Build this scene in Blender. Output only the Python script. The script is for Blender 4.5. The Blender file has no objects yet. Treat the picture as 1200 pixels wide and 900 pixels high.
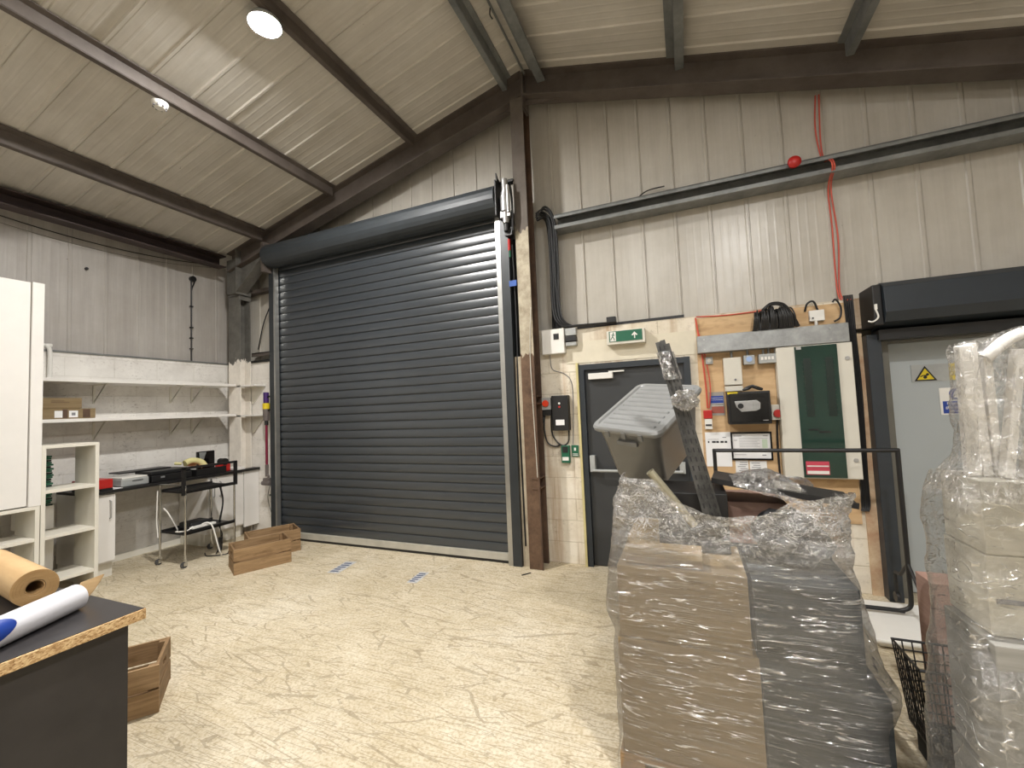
import bpy, math, random
from mathutils import Vector, Matrix, noise
random.seed(7)
SC = bpy.context.scene
COL = SC.collection
PI = math.pi
sin, cos = math.sin, math.cos

# ------------------------------------------------------------------ colours
def s2l(c):
    return c / 12.92 if c <= 0.04045 else ((c + 0.055) / 1.055) ** 2.4
def rgb(r, g, b):
    return (s2l(r / 255), s2l(g / 255), s2l(b / 255), 1.0)

# ------------------------------------------------------------------ materials
class NT:
    def __init__(self, name):
        self.m = bpy.data.materials.new(name)
        self.m.use_nodes = True
        self.t = self.m.node_tree
        self.t.nodes.clear()
        self.out = self.n('ShaderNodeOutputMaterial')
    def n(self, typ, **kw):
        nd = self.t.nodes.new(typ)
        for k, v in kw.items():
            setattr(nd, k, v)
        return nd
    def l(self, a, b):
        self.t.links.new(a, b)
    def coord(self, scale=(1, 1, 1), rot=(0, 0, 0), loc=(0, 0, 0)):
        g = self.n('ShaderNodeNewGeometry')
        mp = self.n('ShaderNodeMapping')
        mp.inputs['Scale'].default_value = scale
        mp.inputs['Rotation'].default_value = rot
        mp.inputs['Location'].default_value = loc
        self.l(g.outputs['Position'], mp.inputs['Vector'])
        return mp.outputs['Vector']
    def ocoord(self, scale=(1, 1, 1), rot=(0, 0, 0)):
        g = self.n('ShaderNodeTexCoord')
        mp = self.n('ShaderNodeMapping')
        mp.inputs['Scale'].default_value = scale
        mp.inputs['Rotation'].default_value = rot
        self.l(g.outputs['Object'], mp.inputs['Vector'])
        return mp.outputs['Vector']
    def noise(self, vec, scale, detail=4, rough=0.6, dist=0.0):
        nd = self.n('ShaderNodeTexNoise')
        nd.inputs['Scale'].default_value = scale
        nd.inputs['Detail'].default_value = detail
        nd.inputs['Roughness'].default_value = rough
        nd.inputs['Distortion'].default_value = dist
        self.l(vec, nd.inputs['Vector'])
        return nd.outputs['Fac']
    def ramp(self, fac, stops):
        r = self.n('ShaderNodeValToRGB')
        e = r.color_ramp.elements
        while len(e) < len(stops):
            e.new(0.5)
        for el, (p, c) in zip(e, stops):
            el.position = p
            el.color = c if len(c) == 4 else (*c, 1)
        self.l(fac, r.inputs['Fac'])
        return r.outputs['Color']
    def math(self, op, a, b=None, c=None, clamp=False):
        nd = self.n('ShaderNodeMath', operation=op)
        nd.use_clamp = clamp
        for i, v in enumerate((a, b, c)):
            if v is None: continue
            if isinstance(v, (int, float)): nd.inputs[i].default_value = v
            else: self.l(v, nd.inputs[i])
        return nd.outputs[0]
    def mix(self, fac, a, b, mode='MIX'):
        nd = self.n('ShaderNodeMix', data_type='RGBA', blend_type=mode)
        for sock, v in ((nd.inputs[0], fac), (nd.inputs[6], a), (nd.inputs[7], b)):
            if isinstance(v, (int, float)): sock.default_value = v
            elif isinstance(v, tuple): sock.default_value = v
            else: self.l(v, sock)
        return nd.outputs[2]
    def bump(self, h, strength=0.3, dist=0.01, normal=None):
        b = self.n('ShaderNodeBump')
        b.inputs['Strength'].default_value = strength
        b.inputs['Distance'].default_value = dist
        self.l(h, b.inputs['Height'])
        if normal is not None: self.l(normal, b.inputs['Normal'])
        return b.outputs['Normal']
    def bsdf(self, color, rough=0.5, metal=0.0, normal=None, spec=None, **kw):
        p = self.n('ShaderNodeBsdfPrincipled')
        for key, v in (('Base Color', color), ('Roughness', rough), ('Metallic', metal)):
            if isinstance(v, (int, float, tuple)): p.inputs[key].default_value = v
            else: self.l(v, p.inputs[key])
        if spec is not None: p.inputs['Specular IOR Level'].default_value = spec
        for k, v in kw.items():
            p.inputs[k].default_value = v
        if normal is not None: self.l(normal, p.inputs['Normal'])
        return p
    def done(self, shader):
        self.l(shader if not hasattr(shader, 'outputs') else shader.outputs[0], self.out.inputs['Surface'])
        return self.m

_cache = {}
def paint(name, col, rough=0.5, metal=0.0, var=0.12, scale=6.0, bump=0.05, spec=None, **kw):
    """one painted / plastic / metal surface with a little unevenness"""
    key = (name,)
    if key in _cache: return _cache[key]
    t = NT(name)
    v = t.ocoord()
    f = t.noise(v, scale, 5)
    dark = tuple(c * (1 - var) for c in col[:3]) + (1,)
    lite = tuple(min(1, c * (1 + var)) for c in col[:3]) + (1,)
    c = t.ramp(f, [(0.3, dark), (0.7, lite)])
    nrm = t.bump(t.noise(v, scale * 12, 3), bump, 0.002) if bump else None
    p = t.bsdf(c, rough, metal, nrm, spec, **kw)
    _cache[key] = t.done(p)
    return _cache[key]

def mat_floor():
    t = NT('worn cream painted concrete')
    v = t.coord()
    base = t.ramp(t.noise(v, 1.3, 6, 0.62), [(0.32, rgb(190, 178, 152)), (0.52, rgb(206, 195, 172)), (0.72, rgb(218, 210, 192))])
    mott = t.ramp(t.noise(v, 14, 5, 0.7), [(0.34, (0.80, 0.75, 0.66, 1)), (0.56, (1, 1, 1, 1))])
    c = t.mix(0.6, base, mott, 'MULTIPLY')
    fine = t.ramp(t.noise(v, 60, 3, 0.6), [(0.38, (0.72, 0.68, 0.6, 1)), (0.56, (1, 1, 1, 1))])
    c = t.mix(0.8, c, fine, 'MULTIPLY')
    # long thin scratches in several directions
    tot = None
    for k, (rz, sx, sy, th, msk) in enumerate([(0.45, 0.35, 3.0, 0.0035, 0.50), (-0.7, 0.3, 3.4, 0.0035, 0.50), (1.3, 0.4, 4.0, 0.004, 0.50),
                                               (0.1, 0.9, 8.0, 0.009, 0.48), (2.3, 0.8, 8.0, 0.009, 0.48), (0.9, 1.6, 16, 0.016, 0.46), (-0.3, 1.6, 18, 0.016, 0.46)]):
        vv = t.coord((sx, sy, 1), (0, 0, rz), (k * 3.7, k * 1.9, 0))
        wob = t.n('ShaderNodeVectorMath', operation='MULTIPLY_ADD')
        nz = t.n('ShaderNodeTexNoise'); nz.inputs['Scale'].default_value = 1.2
        t.l(vv, nz.inputs['Vector']); t.l(nz.outputs['Color'], wob.inputs[0])
        wob.inputs[1].default_value = (0.09, 0.09, 0); t.l(vv, wob.inputs[2])
        vo = t.n('ShaderNodeTexVoronoi', feature='DISTANCE_TO_EDGE'); vo.inputs['Scale'].default_value = 1.0
        t.l(wob.outputs[0], vo.inputs['Vector'])
        line = t.math('LESS_THAN', vo.outputs['Distance'], th)
        m = t.math('GREATER_THAN', t.noise(t.coord(loc=(k * 5.1, 2, 0)), 2.2 + k * 0.6, 3), msk)
        ln = t.math('MULTIPLY', line, m)
        tot = ln if tot is None else t.math('MAXIMUM', tot, ln)
    c = t.mix(t.math('MULTIPLY', tot, 0.42), c, rgb(108, 92, 66))
    # dark scuffs and chips
    chips = t.math('GREATER_THAN', t.noise(t.coord((1, 1.6, 1), (0, 0, 0.5)), 30, 3, 0.6), 0.72)
    c = t.mix(t.math('MULTIPLY', chips, 0.55), c, rgb(110, 98, 76))
    st = t.ramp(t.noise(t.coord((0.6, 1.4, 1), (0, 0, -0.5)), 5, 5, 0.7, 1.0), [(0.55, (0, 0, 0, 1)), (0.75, (1, 1, 1, 1))])
    c = t.mix(t.math('MULTIPLY', st, 0.5), c, rgb(168, 150, 114))
    ro = t.ramp(t.noise(v, 5, 4), [(0.3, (0.42,) * 3 + (1,)), (0.7, (0.7,) * 3 + (1,))])
    nrm = t.bump(t.noise(v, 40, 4), 0.15, 0.004)
    return t.done(t.bsdf(c, ro, 0, nrm, 0.35))

def mat_block(name, axis, cols, stain=0.0, brick=(0.44, 0.215), joint=0.5):
    """painted blockwork; axis 'x' = wall runs along x, 'y' = along y"""
    t = NT(name)
    g = t.n('ShaderNodeNewGeometry')
    sp = t.n('ShaderNodeSeparateXYZ'); t.l(g.outputs['Position'], sp.inputs[0])
    cb = t.n('ShaderNodeCombineXYZ')
    t.l(sp.outputs['X' if axis == 'x' else 'Y'], cb.inputs[0]); t.l(sp.outputs['Z'], cb.inputs[1])
    br = t.n('ShaderNodeTexBrick')
    br.inputs['Scale'].default_value = 1
    br.inputs['Brick Width'].default_value = brick[0]
    br.inputs['Row Height'].default_value = brick[1]
    br.inputs['Mortar Size'].default_value = 0.006
    br.inputs['Mortar Smooth'].default_value = 0.6
    br.inputs['Color1'].default_value = (1, 1, 1, 1); br.inputs['Color2'].default_value = (0.93, 0.93, 0.93, 1)
    br.inputs['Mortar'].default_value = (0.55, 0.52, 0.46, 1)
    t.l(cb.outputs[0], br.inputs['Vector'])
    v = t.coord()
    base = t.ramp(t.noise(v, 3.0, 6, 0.65), [(0.3, cols[0]), (0.6, cols[1])])
    c = t.mix(joint, base, br.outputs['Color'], 'MULTIPLY')
    pits = t.ramp(t.noise(t.coord((1, 1, 1.4)), 26, 4, 0.75), [(0.33, (0.55, 0.52, 0.5, 1)), (0.45, (1, 1, 1, 1))])
    msk = t.ramp(t.noise(v, 3.5, 3), [(0.42, (0, 0, 0, 1)), (0.6, (1, 1, 1, 1))])
    c = t.mix(t.math('MULTIPLY', msk, 0.8), c, t.mix(1.0, c, pits, 'MULTIPLY'))
    if stain:
        sv = t.coord((7, 7, 0.45))
        s = t.ramp(t.noise(sv, 1.0, 4, 0.6), [(0.52, (0, 0, 0, 1)), (0.72, (1, 1, 1, 1))])
        c = t.mix(t.math('MULTIPLY', s, stain), c, rgb(150, 112, 70))
    h = t.math('ADD', t.math('MULTIPLY', br.outputs['Fac'], -1.0), t.math('MULTIPLY', t.noise(v, 30, 4), 0.5))
    return t.done(t.bsdf(c, 0.75, 0, t.bump(h, 0.35, 0.006), 0.2))

def mat_sheet(name, cols, rough, streak_axis):
    """coated steel cladding, dusty, with faint vertical streaks"""
    t = NT(name)
    sc = {'z': (9, 9, 0.5), 'roof': (0.7, 9, 0.7)}[streak_axis]
    a = t.ramp(t.noise(t.coord(sc), 1.2, 5, 0.7), [(0.3, cols[0]), (0.7, cols[1])])
    b = t.ramp(t.noise(t.coord(), 1.1, 6, 0.7), [(0.3, (0.82, 0.8, 0.77, 1)), (0.65, (1, 1, 1, 1))])
    c = t.mix(1.0, a, b, 'MULTIPLY')
    spots = t.math('GREATER_THAN', t.noise(t.coord(), 16, 3, 0.55), 0.77)
    c = t.mix(t.math('MULTIPLY', spots, 0.6), c, rgb(70, 62, 52))
    nrm = t.bump(t.noise(t.coord(), 3.5, 2), 0.25, 0.02)
    return t.done(t.bsdf(c, rough, 0, nrm, 0.5))

def mat_steel(name, cols, rough=0.55, scale=3.0, metal=0.0):
    t = NT(name)
    c = t.ramp(t.noise(t.coord(), scale, 6, 0.7), [(0.3, cols[0]), (0.65, cols[1])])
    return t.done(t.bsdf(c, rough, metal, t.bump(t.noise(t.coord(), 30, 3), 0.1, 0.003), 0.4))

def mat_peeling(name, zlim, top, low, foot=None):
    t = NT(name)
    g = t.n('ShaderNodeNewGeometry'); sp = t.n('ShaderNodeSeparateXYZ'); t.l(g.outputs['Position'], sp.inputs[0])
    nz = t.noise(t.coord((3, 3, 1)), 3.0, 5, 0.7)
    h = t.math('ADD', sp.outputs['Z'], t.math('MULTIPLY', t.math('SUBTRACT', nz, 0.5), 0.5))
    f = t.math('LESS_THAN', h, zlim)
    c0 = t.ramp(t.noise(t.coord(), 5, 5, 0.7), [(0.3, top[0]), (0.7, top[1])])
    c1 = t.ramp(t.noise(t.coord(), 8, 6, 0.75), [(0.32, low[0]), (0.6, low[1])])
    c = t.mix(f, c0, c1)
    if foot:
        c2 = t.ramp(t.noise(t.coord(), 7, 6, 0.75), [(0.32, foot[1]), (0.6, foot[2])])
        c = t.mix(t.math('LESS_THAN', h, foot[0]), c, c2)
    return t.done(t.bsdf(c, 0.65, 0, t.bump(nz, 0.2, 0.005), 0.3))

def mat_wood(name, a, b, sc=(2, 26, 26), rough=0.65):
    t = NT(name)
    n1 = t.noise(t.ocoord(sc), 1.4, 6, 0.65, 0.6)
    c = t.ramp(n1, [(0.3, a), (0.65, b)])
    kn = t.ramp(t.noise(t.ocoord((3, 6, 6)), 1.6, 3), [(0.3, (0.55, 0.5, 0.45, 1)), (0.45, (1, 1, 1, 1))])
    c = t.mix(0.6, c, kn, 'MULTIPLY')
    return t.done(t.bsdf(c, rough, 0, t.bump(n1, 0.25, 0.003), 0.3))

def mat_chip(name):
    t = NT(name)
    vo = t.n('ShaderNodeTexVoronoi'); vo.inputs['Scale'].default_value = 260
    t.l(t.coord((1, 0.6, 1)), vo.inputs['Vector'])
    c = t.ramp(vo.outputs['Color'], [(0.1, rgb(134, 102, 66)), (0.4, rgb(178, 146, 104)), (0.85, rgb(208, 182, 140))])
    return t.done(t.bsdf(c, 0.8, 0, None, 0.2))

def mat_card(name, a, b):
    t = NT(name)
    c = t.ramp(t.noise(t.ocoord((2, 2, 30)), 1.5, 5, 0.6), [(0.3, a), (0.7, b)])
    return t.done(t.bsdf(c, 0.85, 0, t.bump(t.noise(t.ocoord((2, 2, 60)), 2, 2), 0.15, 0.002), 0.15))

def mat_film(name, base=0.08, streak=0.4, sc=(4, 4, 110), tilt=0.12, tint=(0.82, 0.80, 0.77, 1), crump=0.0, zb=0.95, gloss=0.05, bmp=0.0035, rough=0.14, knead=0.35):
    """stretch film: clear, whitish where it is pulled into folds, sharp glints on the folds"""
    t = NT(name)
    v = t.coord(sc, (tilt, -tilt, 0))
    v2 = t.coord((sc[0] * 0.5, sc[1] * 0.5, sc[2] * 0.4), (-tilt * 2.4, tilt * 1.8, 0), (3, 1, 7))
    n1 = t.noise(v, 1.0, 6, 0.68, 0.3)
    n2 = t.noise(v2, 1.0, 5, 0.62, 0.6)
    n3 = t.noise(t.coord((1, 1, 1)), 42, 5, 0.75, 1.8)
    big = t.ramp(t.noise(t.coord((2.5, 2.5, 4), (0, 0, 0), (5, 5, 5)), 1.0, 3), [(0.38, (0.15,) * 3 + (1,)), (0.62, (1, 1, 1, 1))])
    def ridge(scl, rot, loc, width, det=2):
        """narrow raised creases along the level lines of a stretched noise"""
        n = t.noise(t.coord(scl, rot, loc), 1.0, det, 0.5, 0.15)
        r = t.math('MULTIPLY_ADD', t.math('ABSOLUTE', t.math('SUBTRACT', n, 0.5)), -1.0 / width, 1.0, clamp=True)
        brk = t.ramp(t.noise(t.coord((scl[0] * 4, scl[1] * 4, scl[2] * .5), rot, (9, 3, 1)), 1.0, 3), [(0.47, (0, 0, 0, 1)), (0.58, (1, 1, 1, 1))])
        return t.math('MULTIPLY', r, brk)
    a, b, c_ = sc
    r1 = ridge((a, b, c_ * .16), (tilt, -tilt, 0), (0, 0, 0), .016)
    r2 = ridge((a * 1.3, b * 1.3, c_ * .30), (-tilt, tilt * 1.4, 0), (2, 4, 6), .022)
    r3 = ridge((a * .8, b * .8, c_ * .2), (tilt * 3, -tilt * 3.5, 0), (7, 1, 3), .013)
    rr = t.math('MAXIMUM', t.math('MAXIMUM', r1, r2), r3)
    fine = t.ramp(n1, [(0.5, (0, 0, 0, 1)), (0.72, (1, 1, 1, 1))])
    st = t.math('MULTIPLY', t.math('MAXIMUM', t.math('MULTIPLY', fine, 0.28), t.math('MULTIPLY', rr, 0.8)), big)
    up = None
    if crump:
        g = t.n('ShaderNodeNewGeometry'); sp = t.n('ShaderNodeSeparateXYZ'); t.l(g.outputs['Position'], sp.inputs[0])
        up = t.math('MULTIPLY_ADD', sp.outputs['Z'], 7.0, -7.0 * zb, clamp=True)
    # crumples: level lines of a round noise
    k1 = t.noise(t.coord((1, 1, 1.5)), 11, 4, 0.6, 1.2); k2 = t.noise(t.coord((1, 1, 1), (0, 0, 0), (4, 4, 4)), 24, 3, 0.6, 1.2)
    kr = t.math('MAXIMUM', t.math('MULTIPLY_ADD', t.math('ABSOLUTE', t.math('SUBTRACT', k1, 0.5)), -38.0, 1.0, clamp=True),
                t.math('MULTIPLY_ADD', t.math('ABSOLUTE', t.math('SUBTRACT', k2, 0.5)), -28.0, 1.0, clamp=True))
    if up is not None: kr = t.math('MULTIPLY', kr, up)
    kr = t.math('MULTIPLY', kr, crump if crump else knead)
    st = t.math('MAXIMUM', st, kr)
    dens = t.math('MULTIPLY_ADD', st, streak, base, clamp=True)
    if up is not None: dens = t.math('ADD', dens, t.math('MULTIPLY', up, .05), clamp=True)
    h = t.math('ADD', t.math('MULTIPLY', rr, 0.8), t.math('MULTIPLY', n1, 0.5))
    h = t.math('ADD', h, t.math('MULTIPLY', n2, 0.4))
    h = t.math('ADD', h, t.math('MULTIPLY', kr, 0.8))
    nrm = t.bump(h, 1.0, bmp)
    tr = t.n('ShaderNodeBsdfTransparent'); tr.inputs[0].default_value = (0.97, 0.97, 0.965, 1)
    df = t.n('ShaderNodeBsdfDiffuse'); df.inputs[0].default_value = tint; t.l(nrm, df.inputs['Normal'])
    gl = t.n('ShaderNodeBsdfGlossy'); gl.inputs['Roughness'].default_value = rough; t.l(nrm, gl.inputs['Normal'])
    m1 = t.n('ShaderNodeMixShader'); t.l(dens, m1.inputs[0]); t.l(tr.outputs[0], m1.inputs[1]); t.l(df.outputs[0], m1.inputs[2])
    fr = t.n('ShaderNodeFresnel'); fr.inputs[0].default_value = 1.45; t.l(nrm, fr.inputs['Normal'])
    m2 = t.n('ShaderNodeMixShader')
    t.l(t.math('ADD', t.math('MULTIPLY_ADD', fr.outputs[0], 0.6, gloss), t.math('MULTIPLY', t.math('MAXIMUM', rr, kr), 0.45), clamp=True), m2.inputs[0]); t.l(m1.outputs[0], m2.inputs[1]); t.l(gl.outputs[0], m2.inputs[2])
    return t.done(m2)

def mat_emit(name, col, s):
    t = NT(name)
    e = t.n('ShaderNodeEmission'); e.inputs[0].default_value = col; e.inputs[1].default_value = s
    return t.done(e)

# ------------------------------------------------------------------ mesh building
def frame(d):
    d = Vector(d).normalized()
    a = Vector((0, 0, 1)) if abs(d.z) < 0.9 else Vector((1, 0, 0))
    u = d.cross(a).normalized()
    return u, d.cross(u).normalized()

class MB:
    def __init__(self):
        self.v = []; self.f = []; self.mi = []; self.cur = 0
    def add(self, vs, fs, M=None):
        o = len(self.v)
        for p in vs:
            p = Vector(p)
            self.v.append(tuple(M @ p if M else p))
        for f in fs:
            self.f.append(tuple(i + o for i in f)); self.mi.append(self.cur)
        return self
    def box(self, x0, x1, y0, y1, z0, z1, M=None):
        vs = [(x0, y0, z0), (x1, y0, z0), (x1, y1, z0), (x0, y1, z0), (x0, y0, z1), (x1, y0, z1), (x1, y1, z1), (x0, y1, z1)]
        return self.add(vs, [(0, 3, 2, 1), (4, 5, 6, 7), (0, 1, 5, 4), (1, 2, 6, 5), (2, 3, 7, 6), (3, 0, 4, 7)], M)
    def cbox(self, c, s, M=None):
        return self.box(c[0] - s[0] / 2, c[0] + s[0] / 2, c[1] - s[1] / 2, c[1] + s[1] / 2, c[2] - s[2] / 2, c[2] + s[2] / 2, M)
    def frustum(self, c, s0, s1, h, M=None):
        """tapered box: bottom size s0, top size s1"""
        x, y, z = c
        vs = []
        for s, zz in ((s0, z), (s1, z + h)):
            for a, b in ((-1, -1), (1, -1), (1, 1), (-1, 1)):
                vs.append((x + a * s[0] / 2, y + b * s[1] / 2, zz))
        return self.add(vs, [(0, 3, 2, 1), (4, 5, 6, 7), (0, 1, 5, 4), (1, 2, 6, 5), (2, 3, 7, 6), (3, 0, 4, 7)], M)
    def cyl(self, p0, p1, r, n=16, r1=None, caps=True, M=None):
        p0, p1 = Vector(p0), Vector(p1)
        u, w = frame(p1 - p0)
        r1 = r if r1 is None else r1
        vs = [p0 + (u * cos(2 * PI * i / n) + w * sin(2 * PI * i / n)) * r for i in range(n)]
        vs += [p1 + (u * cos(2 * PI * i / n) + w * sin(2 * PI * i / n)) * r1 for i in range(n)]
        fs = [(i, i + n, (i + 1) % n + n, (i + 1) % n) for i in range(n)]
        if caps:
            fs += [tuple(range(n)), tuple(range(2 * n - 1, n - 1, -1))]
        return self.add(vs, fs, M)
    def tube(self, pts, r, n=8, M=None, smooth=True):
        pts = [Vector(p) for p in pts]
        if smooth and len(pts) > 2:
            q = []
            for i in range(len(pts) - 1):
                a = pts[max(i - 1, 0)]; b = pts[i]; c = pts[i + 1]; d = pts[min(i + 2, len(pts) - 1)]
                for k in range(6):
                    s = k / 6
                    q.append(0.5 * ((2 * b) + (c - a) * s + (2 * a - 5 * b + 4 * c - d) * s * s + (3 * b - a - 3 * c + d) * s ** 3))
            q.append(pts[-1]); pts = q
        u = None; vs = []
        for i, p in enumerate(pts):
            d = (pts[min(i + 1, len(pts) - 1)] - pts[max(i - 1, 0)])
            if d.length < 1e-9: d = Vector((0, 0, 1))
            d.normalize()
            if u is None: u, w = frame(d)
            else:
                u = (u - d * u.dot(d))
                u = u.normalized() if u.length > 1e-6 else frame(d)[0]
                w = d.cross(u)
            w = d.cross(u)
            for k in range(n):
                vs.append(p + (u * cos(2 * PI * k / n) + w * sin(2 * PI * k / n)) * r)
        fs = []
        for i in range(len(pts) - 1):
            for k in range(n):
                a = i * n + k; b = i * n + (k + 1) % n
                fs.append((a, b, b + n, a + n))
        fs += [tuple(range(n - 1, -1, -1)), tuple(range((len(pts) - 1) * n, len(pts) * n))]
        return self.add(vs, fs, M)
    def prism(self, outline, axis, a, b, M=None):
        """2-D outline extruded along axis; outline coords are the other two axes in order"""
        n = len(outline)
        def P(p, t):
            return {'x': (t, p[0], p[1]), 'y': (p[0], t, p[1]), 'z': (p[0], p[1], t)}[axis]
        vs = [P(p, a) for p in outline] + [P(p, b) for p in outline]
        fs = [(i, (i + 1) % n, (i + 1) % n + n, i + n) for i in range(n)] + [tuple(range(n - 1, -1, -1)), tuple(range(n, 2 * n))]
        return self.add(vs, fs, M)
    def lathe(self, prof, n=24, M=None):
        vs = []
        for r, z in prof:
            for k in range(n):
                vs.append((r * cos(2 * PI * k / n), r * sin(2 * PI * k / n), z))
        fs = []
        for i in range(len(prof) - 1):
            for k in range(n):
                a = i * n + k; b = i * n + (k + 1) % n
                fs.append((a, b, b + n, a + n))
        fs += [tuple(range(n - 1, -1, -1)), tuple(range((len(prof) - 1) * n, len(prof) * n))]
        return self.add(vs, fs, M)
    def grid(self, nu, nv, fn, closed=False):
        vs = []
        for j in range(nv + 1):
            for i in range(nu if closed else nu + 1):
                vs.append(fn(i / nu, j / nv))
        w = nu if closed else nu + 1
        fs = []
        for j in range(nv):
            for i in range(nu):
                a = j * w + i; b = j * w + (i + 1) % w
                fs.append((a, b, b + w, a + w))
        return self.add(vs, fs)
    def build(self, name, mat, parent=None, bevel=0.0, smooth=False, **tags):
        me = bpy.data.meshes.new(name)
        off = Vector((0, 0, 0))
        if parent is None and not tags.get('raw'):
            xs = [p[0] for p in self.v]; ys = [p[1] for p in self.v]; zs = [p[2] for p in self.v]
            off = Vector(((min(xs) + max(xs)) / 2, (min(ys) + max(ys)) / 2, min(zs)))
        vs = [tuple(Vector(p) - off) for p in self.v]
        me.from_pydata(vs, [], self.f)
        mats = mat if isinstance(mat, (list, tuple)) else [mat]
        for m in mats: me.materials.append(m)
        if len(mats) > 1: me.polygons.foreach_set('material_index', self.mi)
        if smooth: me.polygons.foreach_set('use_smooth', [True] * len(me.polygons))
        me.update()
        o = bpy.data.objects.new(name, me)
        COL.objects.link(o)
        o.location = off
        if parent is not None:
            o.parent = parent
            if parent.name in WORLDCHILD: o.location = -parent.location
        if bevel:
            md = o.modifiers.new('Bevel', 'BEVEL'); md.width = bevel; md.segments = 2; md.limit_method = 'ANGLE'
            md.angle_limit = 0.6
        if smooth and smooth != 'all':
            try:
                me.set_sharp_from_angle(angle=0.7)
            except Exception: pass
        for k in ('label', 'category', 'group', 'kind'):
            if k in tags and tags[k]: o[k] = tags[k]
        return o

WORLDCHILD = set()
def thing(name, label, cat, loc=(0, 0, 0), rotz=None, group=None):
    """an Empty at the thing's base.  rotz None: children are written in world coordinates"""
    o = bpy.data.objects.new(name, None); COL.objects.link(o)
    o.empty_display_size = 0.1
    o.location = loc
    if rotz is None: WORLDCHILD.add(o.name)
    else: o.rotation_euler = (0, 0, rotz)
    o['label'] = label; o['category'] = cat
    if group: o['group'] = group
    return o
def one(name, mb, mat, label, cat, group=None, **kw):
    return mb.build(name, mat, None, label=label, category=cat, group=group, **kw)
def struct(name, mb, mat, parent=None, **kw):
    return mb.build(name, mat, parent, kind='structure', **kw)
def copy_tree(o, parent=None):
    c = o.copy(); COL.objects.link(c)
    if parent is not None: c.parent = parent
    for ch in list(o.children): copy_tree(ch, c)
    return c
def B(*a, **k): return MB().box(*a, **k)
def text(name, body, size, loc, mat, parent, rot=(PI / 2, 0, 0), align='LEFT', ext=0.0004):
    cu = bpy.data.curves.new(name, 'FONT')
    cu.body = body; cu.size = size; cu.align_x = align; cu.extrude = ext
    tmp = bpy.data.objects.new(name, cu)
    me = bpy.data.meshes.new_from_object(tmp); bpy.data.objects.remove(tmp)
    me.materials.clear(); me.materials.append(mat)
    o = bpy.data.objects.new(name, me); COL.objects.link(o)
    o.parent = parent; o.rotation_euler = rot
    o.location = Vector(loc) - (parent.location if parent.name in WORLDCHILD or parent.parent is None else Vector((0, 0, 0)))
    return o

# ------------------------------------------------------------------ palette
floor_m = mat_floor()
block_left = mat_block('white painted blockwork', 'y', (rgb(206, 202, 196), rgb(228, 225, 219)), joint=0.18)
block_end = mat_block('cream painted blockwork', 'x', (rgb(202, 190, 168), rgb(226, 218, 202)), stain=0.7)
clad_m = mat_sheet('off-white coated wall cladding', (rgb(180, 175, 166), rgb(192, 188, 179)), 0.30, 'z')
clad_l = mat_sheet('grey-white coated wall cladding', (rgb(168, 163, 158), rgb(186, 182, 177)), 0.42, 'z')
roof_m = mat_sheet('off-white coated roof liner', (rgb(188, 184, 176), rgb(206, 202, 194)), 0.5, 'roof')
rust_m = mat_steel('dull brown primed steel', (rgb(74, 66, 61), rgb(96, 88, 82)), 0.6)
galv_m = mat_steel('galvanised steel', (rgb(104, 106, 106), rgb(136, 138, 136)), 0.45, 5, 0.35)
eave_m = mat_steel('dark red-brown eaves steel', (rgb(48, 38, 36), rgb(70, 58, 56)), 0.6)
trunk_m = mat_steel('galvanised trunking', (rgb(128, 130, 130), rgb(166, 168, 168)), 0.38, 6, 0.5)
flange_m = mat_peeling('post with peeling white paint', 3.42, (rgb(84, 77, 71), rgb(104, 96, 88)), (rgb(134, 124, 106), rgb(178, 168, 148)), (2.12, rgb(70, 52, 40), rgb(104, 82, 64)))
web_m = mat_steel('brown rusty steel', (rgb(62, 46, 36), rgb(98, 76, 60)), 0.7, 4)
col_m = mat_peeling('corner column half painted', 2.42, (rgb(84, 82, 78), rgb(112, 110, 104)), (rgb(212, 206, 196), rgb(228, 222, 212)))
slat_m = paint('anthracite shutter slats', rgb(46, 51, 56), 0.34, 0.0, 0.06, 2, 0.0, 1.0)
rail_m = paint('anthracite rail', rgb(40, 44, 47), 0.4)
alu_m = paint('brushed aluminium', rgb(178, 178, 174), 0.35, 0.85)
alupaint = paint('pale grey sealing strip', rgb(172, 168, 156), 0.5)
black_m = paint('black plastic', rgb(22, 22, 23), 0.45)
blackgl = paint('gloss black', rgb(14, 14, 15), 0.18)
blackmt = paint('black powder coat', rgb(20, 19, 19), 0.5)
navy_m = paint('dark blue-grey steel', rgb(38, 44, 50), 0.42)
door_m = paint('charcoal door paint', rgb(50, 52, 54), 0.45, var=0.05)
white_m = paint('white laminate', rgb(224, 221, 216), 0.45, var=0.02)
whitepl = paint('white plastic', rgb(222, 220, 214), 0.4, var=0.03)
cream_m = paint('pale cream casing', rgb(206, 202, 190), 0.45, var=0.03)
unit_m = paint('cream white shelf laminate', rgb(216, 212, 200), 0.5, var=0.03)
ply_m = mat_wood('plywood', rgb(184, 150, 110), rgb(206, 176, 136), (1.2, 1, 9), 0.7)
crate_m = mat_wood('stained crate wood', rgb(122, 96, 66), rgb(160, 132, 98))
crate_b = mat_wood('stained crate end wood', rgb(112, 88, 60), rgb(150, 122, 90), (20, 2, 20))
chip_m = mat_chip('bare chipboard edge')
slate_m = paint('dark slate laminate', rgb(50, 48, 49), 0.28, var=0.2, scale=9)
slate_v = paint('dark slate side panel', rgb(40, 37, 36), 0.6, var=0.2, scale=9)
kraft_m = mat_card('kraft paper', rgb(172, 142, 102), rgb(190, 162, 122))
kraft_e = mat_card('kraft paper roll end', rgb(158, 126, 84), rgb(178, 146, 102))
card_m = mat_card('brown cardboard', rgb(122, 104, 76), rgb(140, 122, 94))
card_w = mat_card('pale grey-white cardboard', rgb(182, 178, 166), rgb(200, 196, 184))
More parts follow.
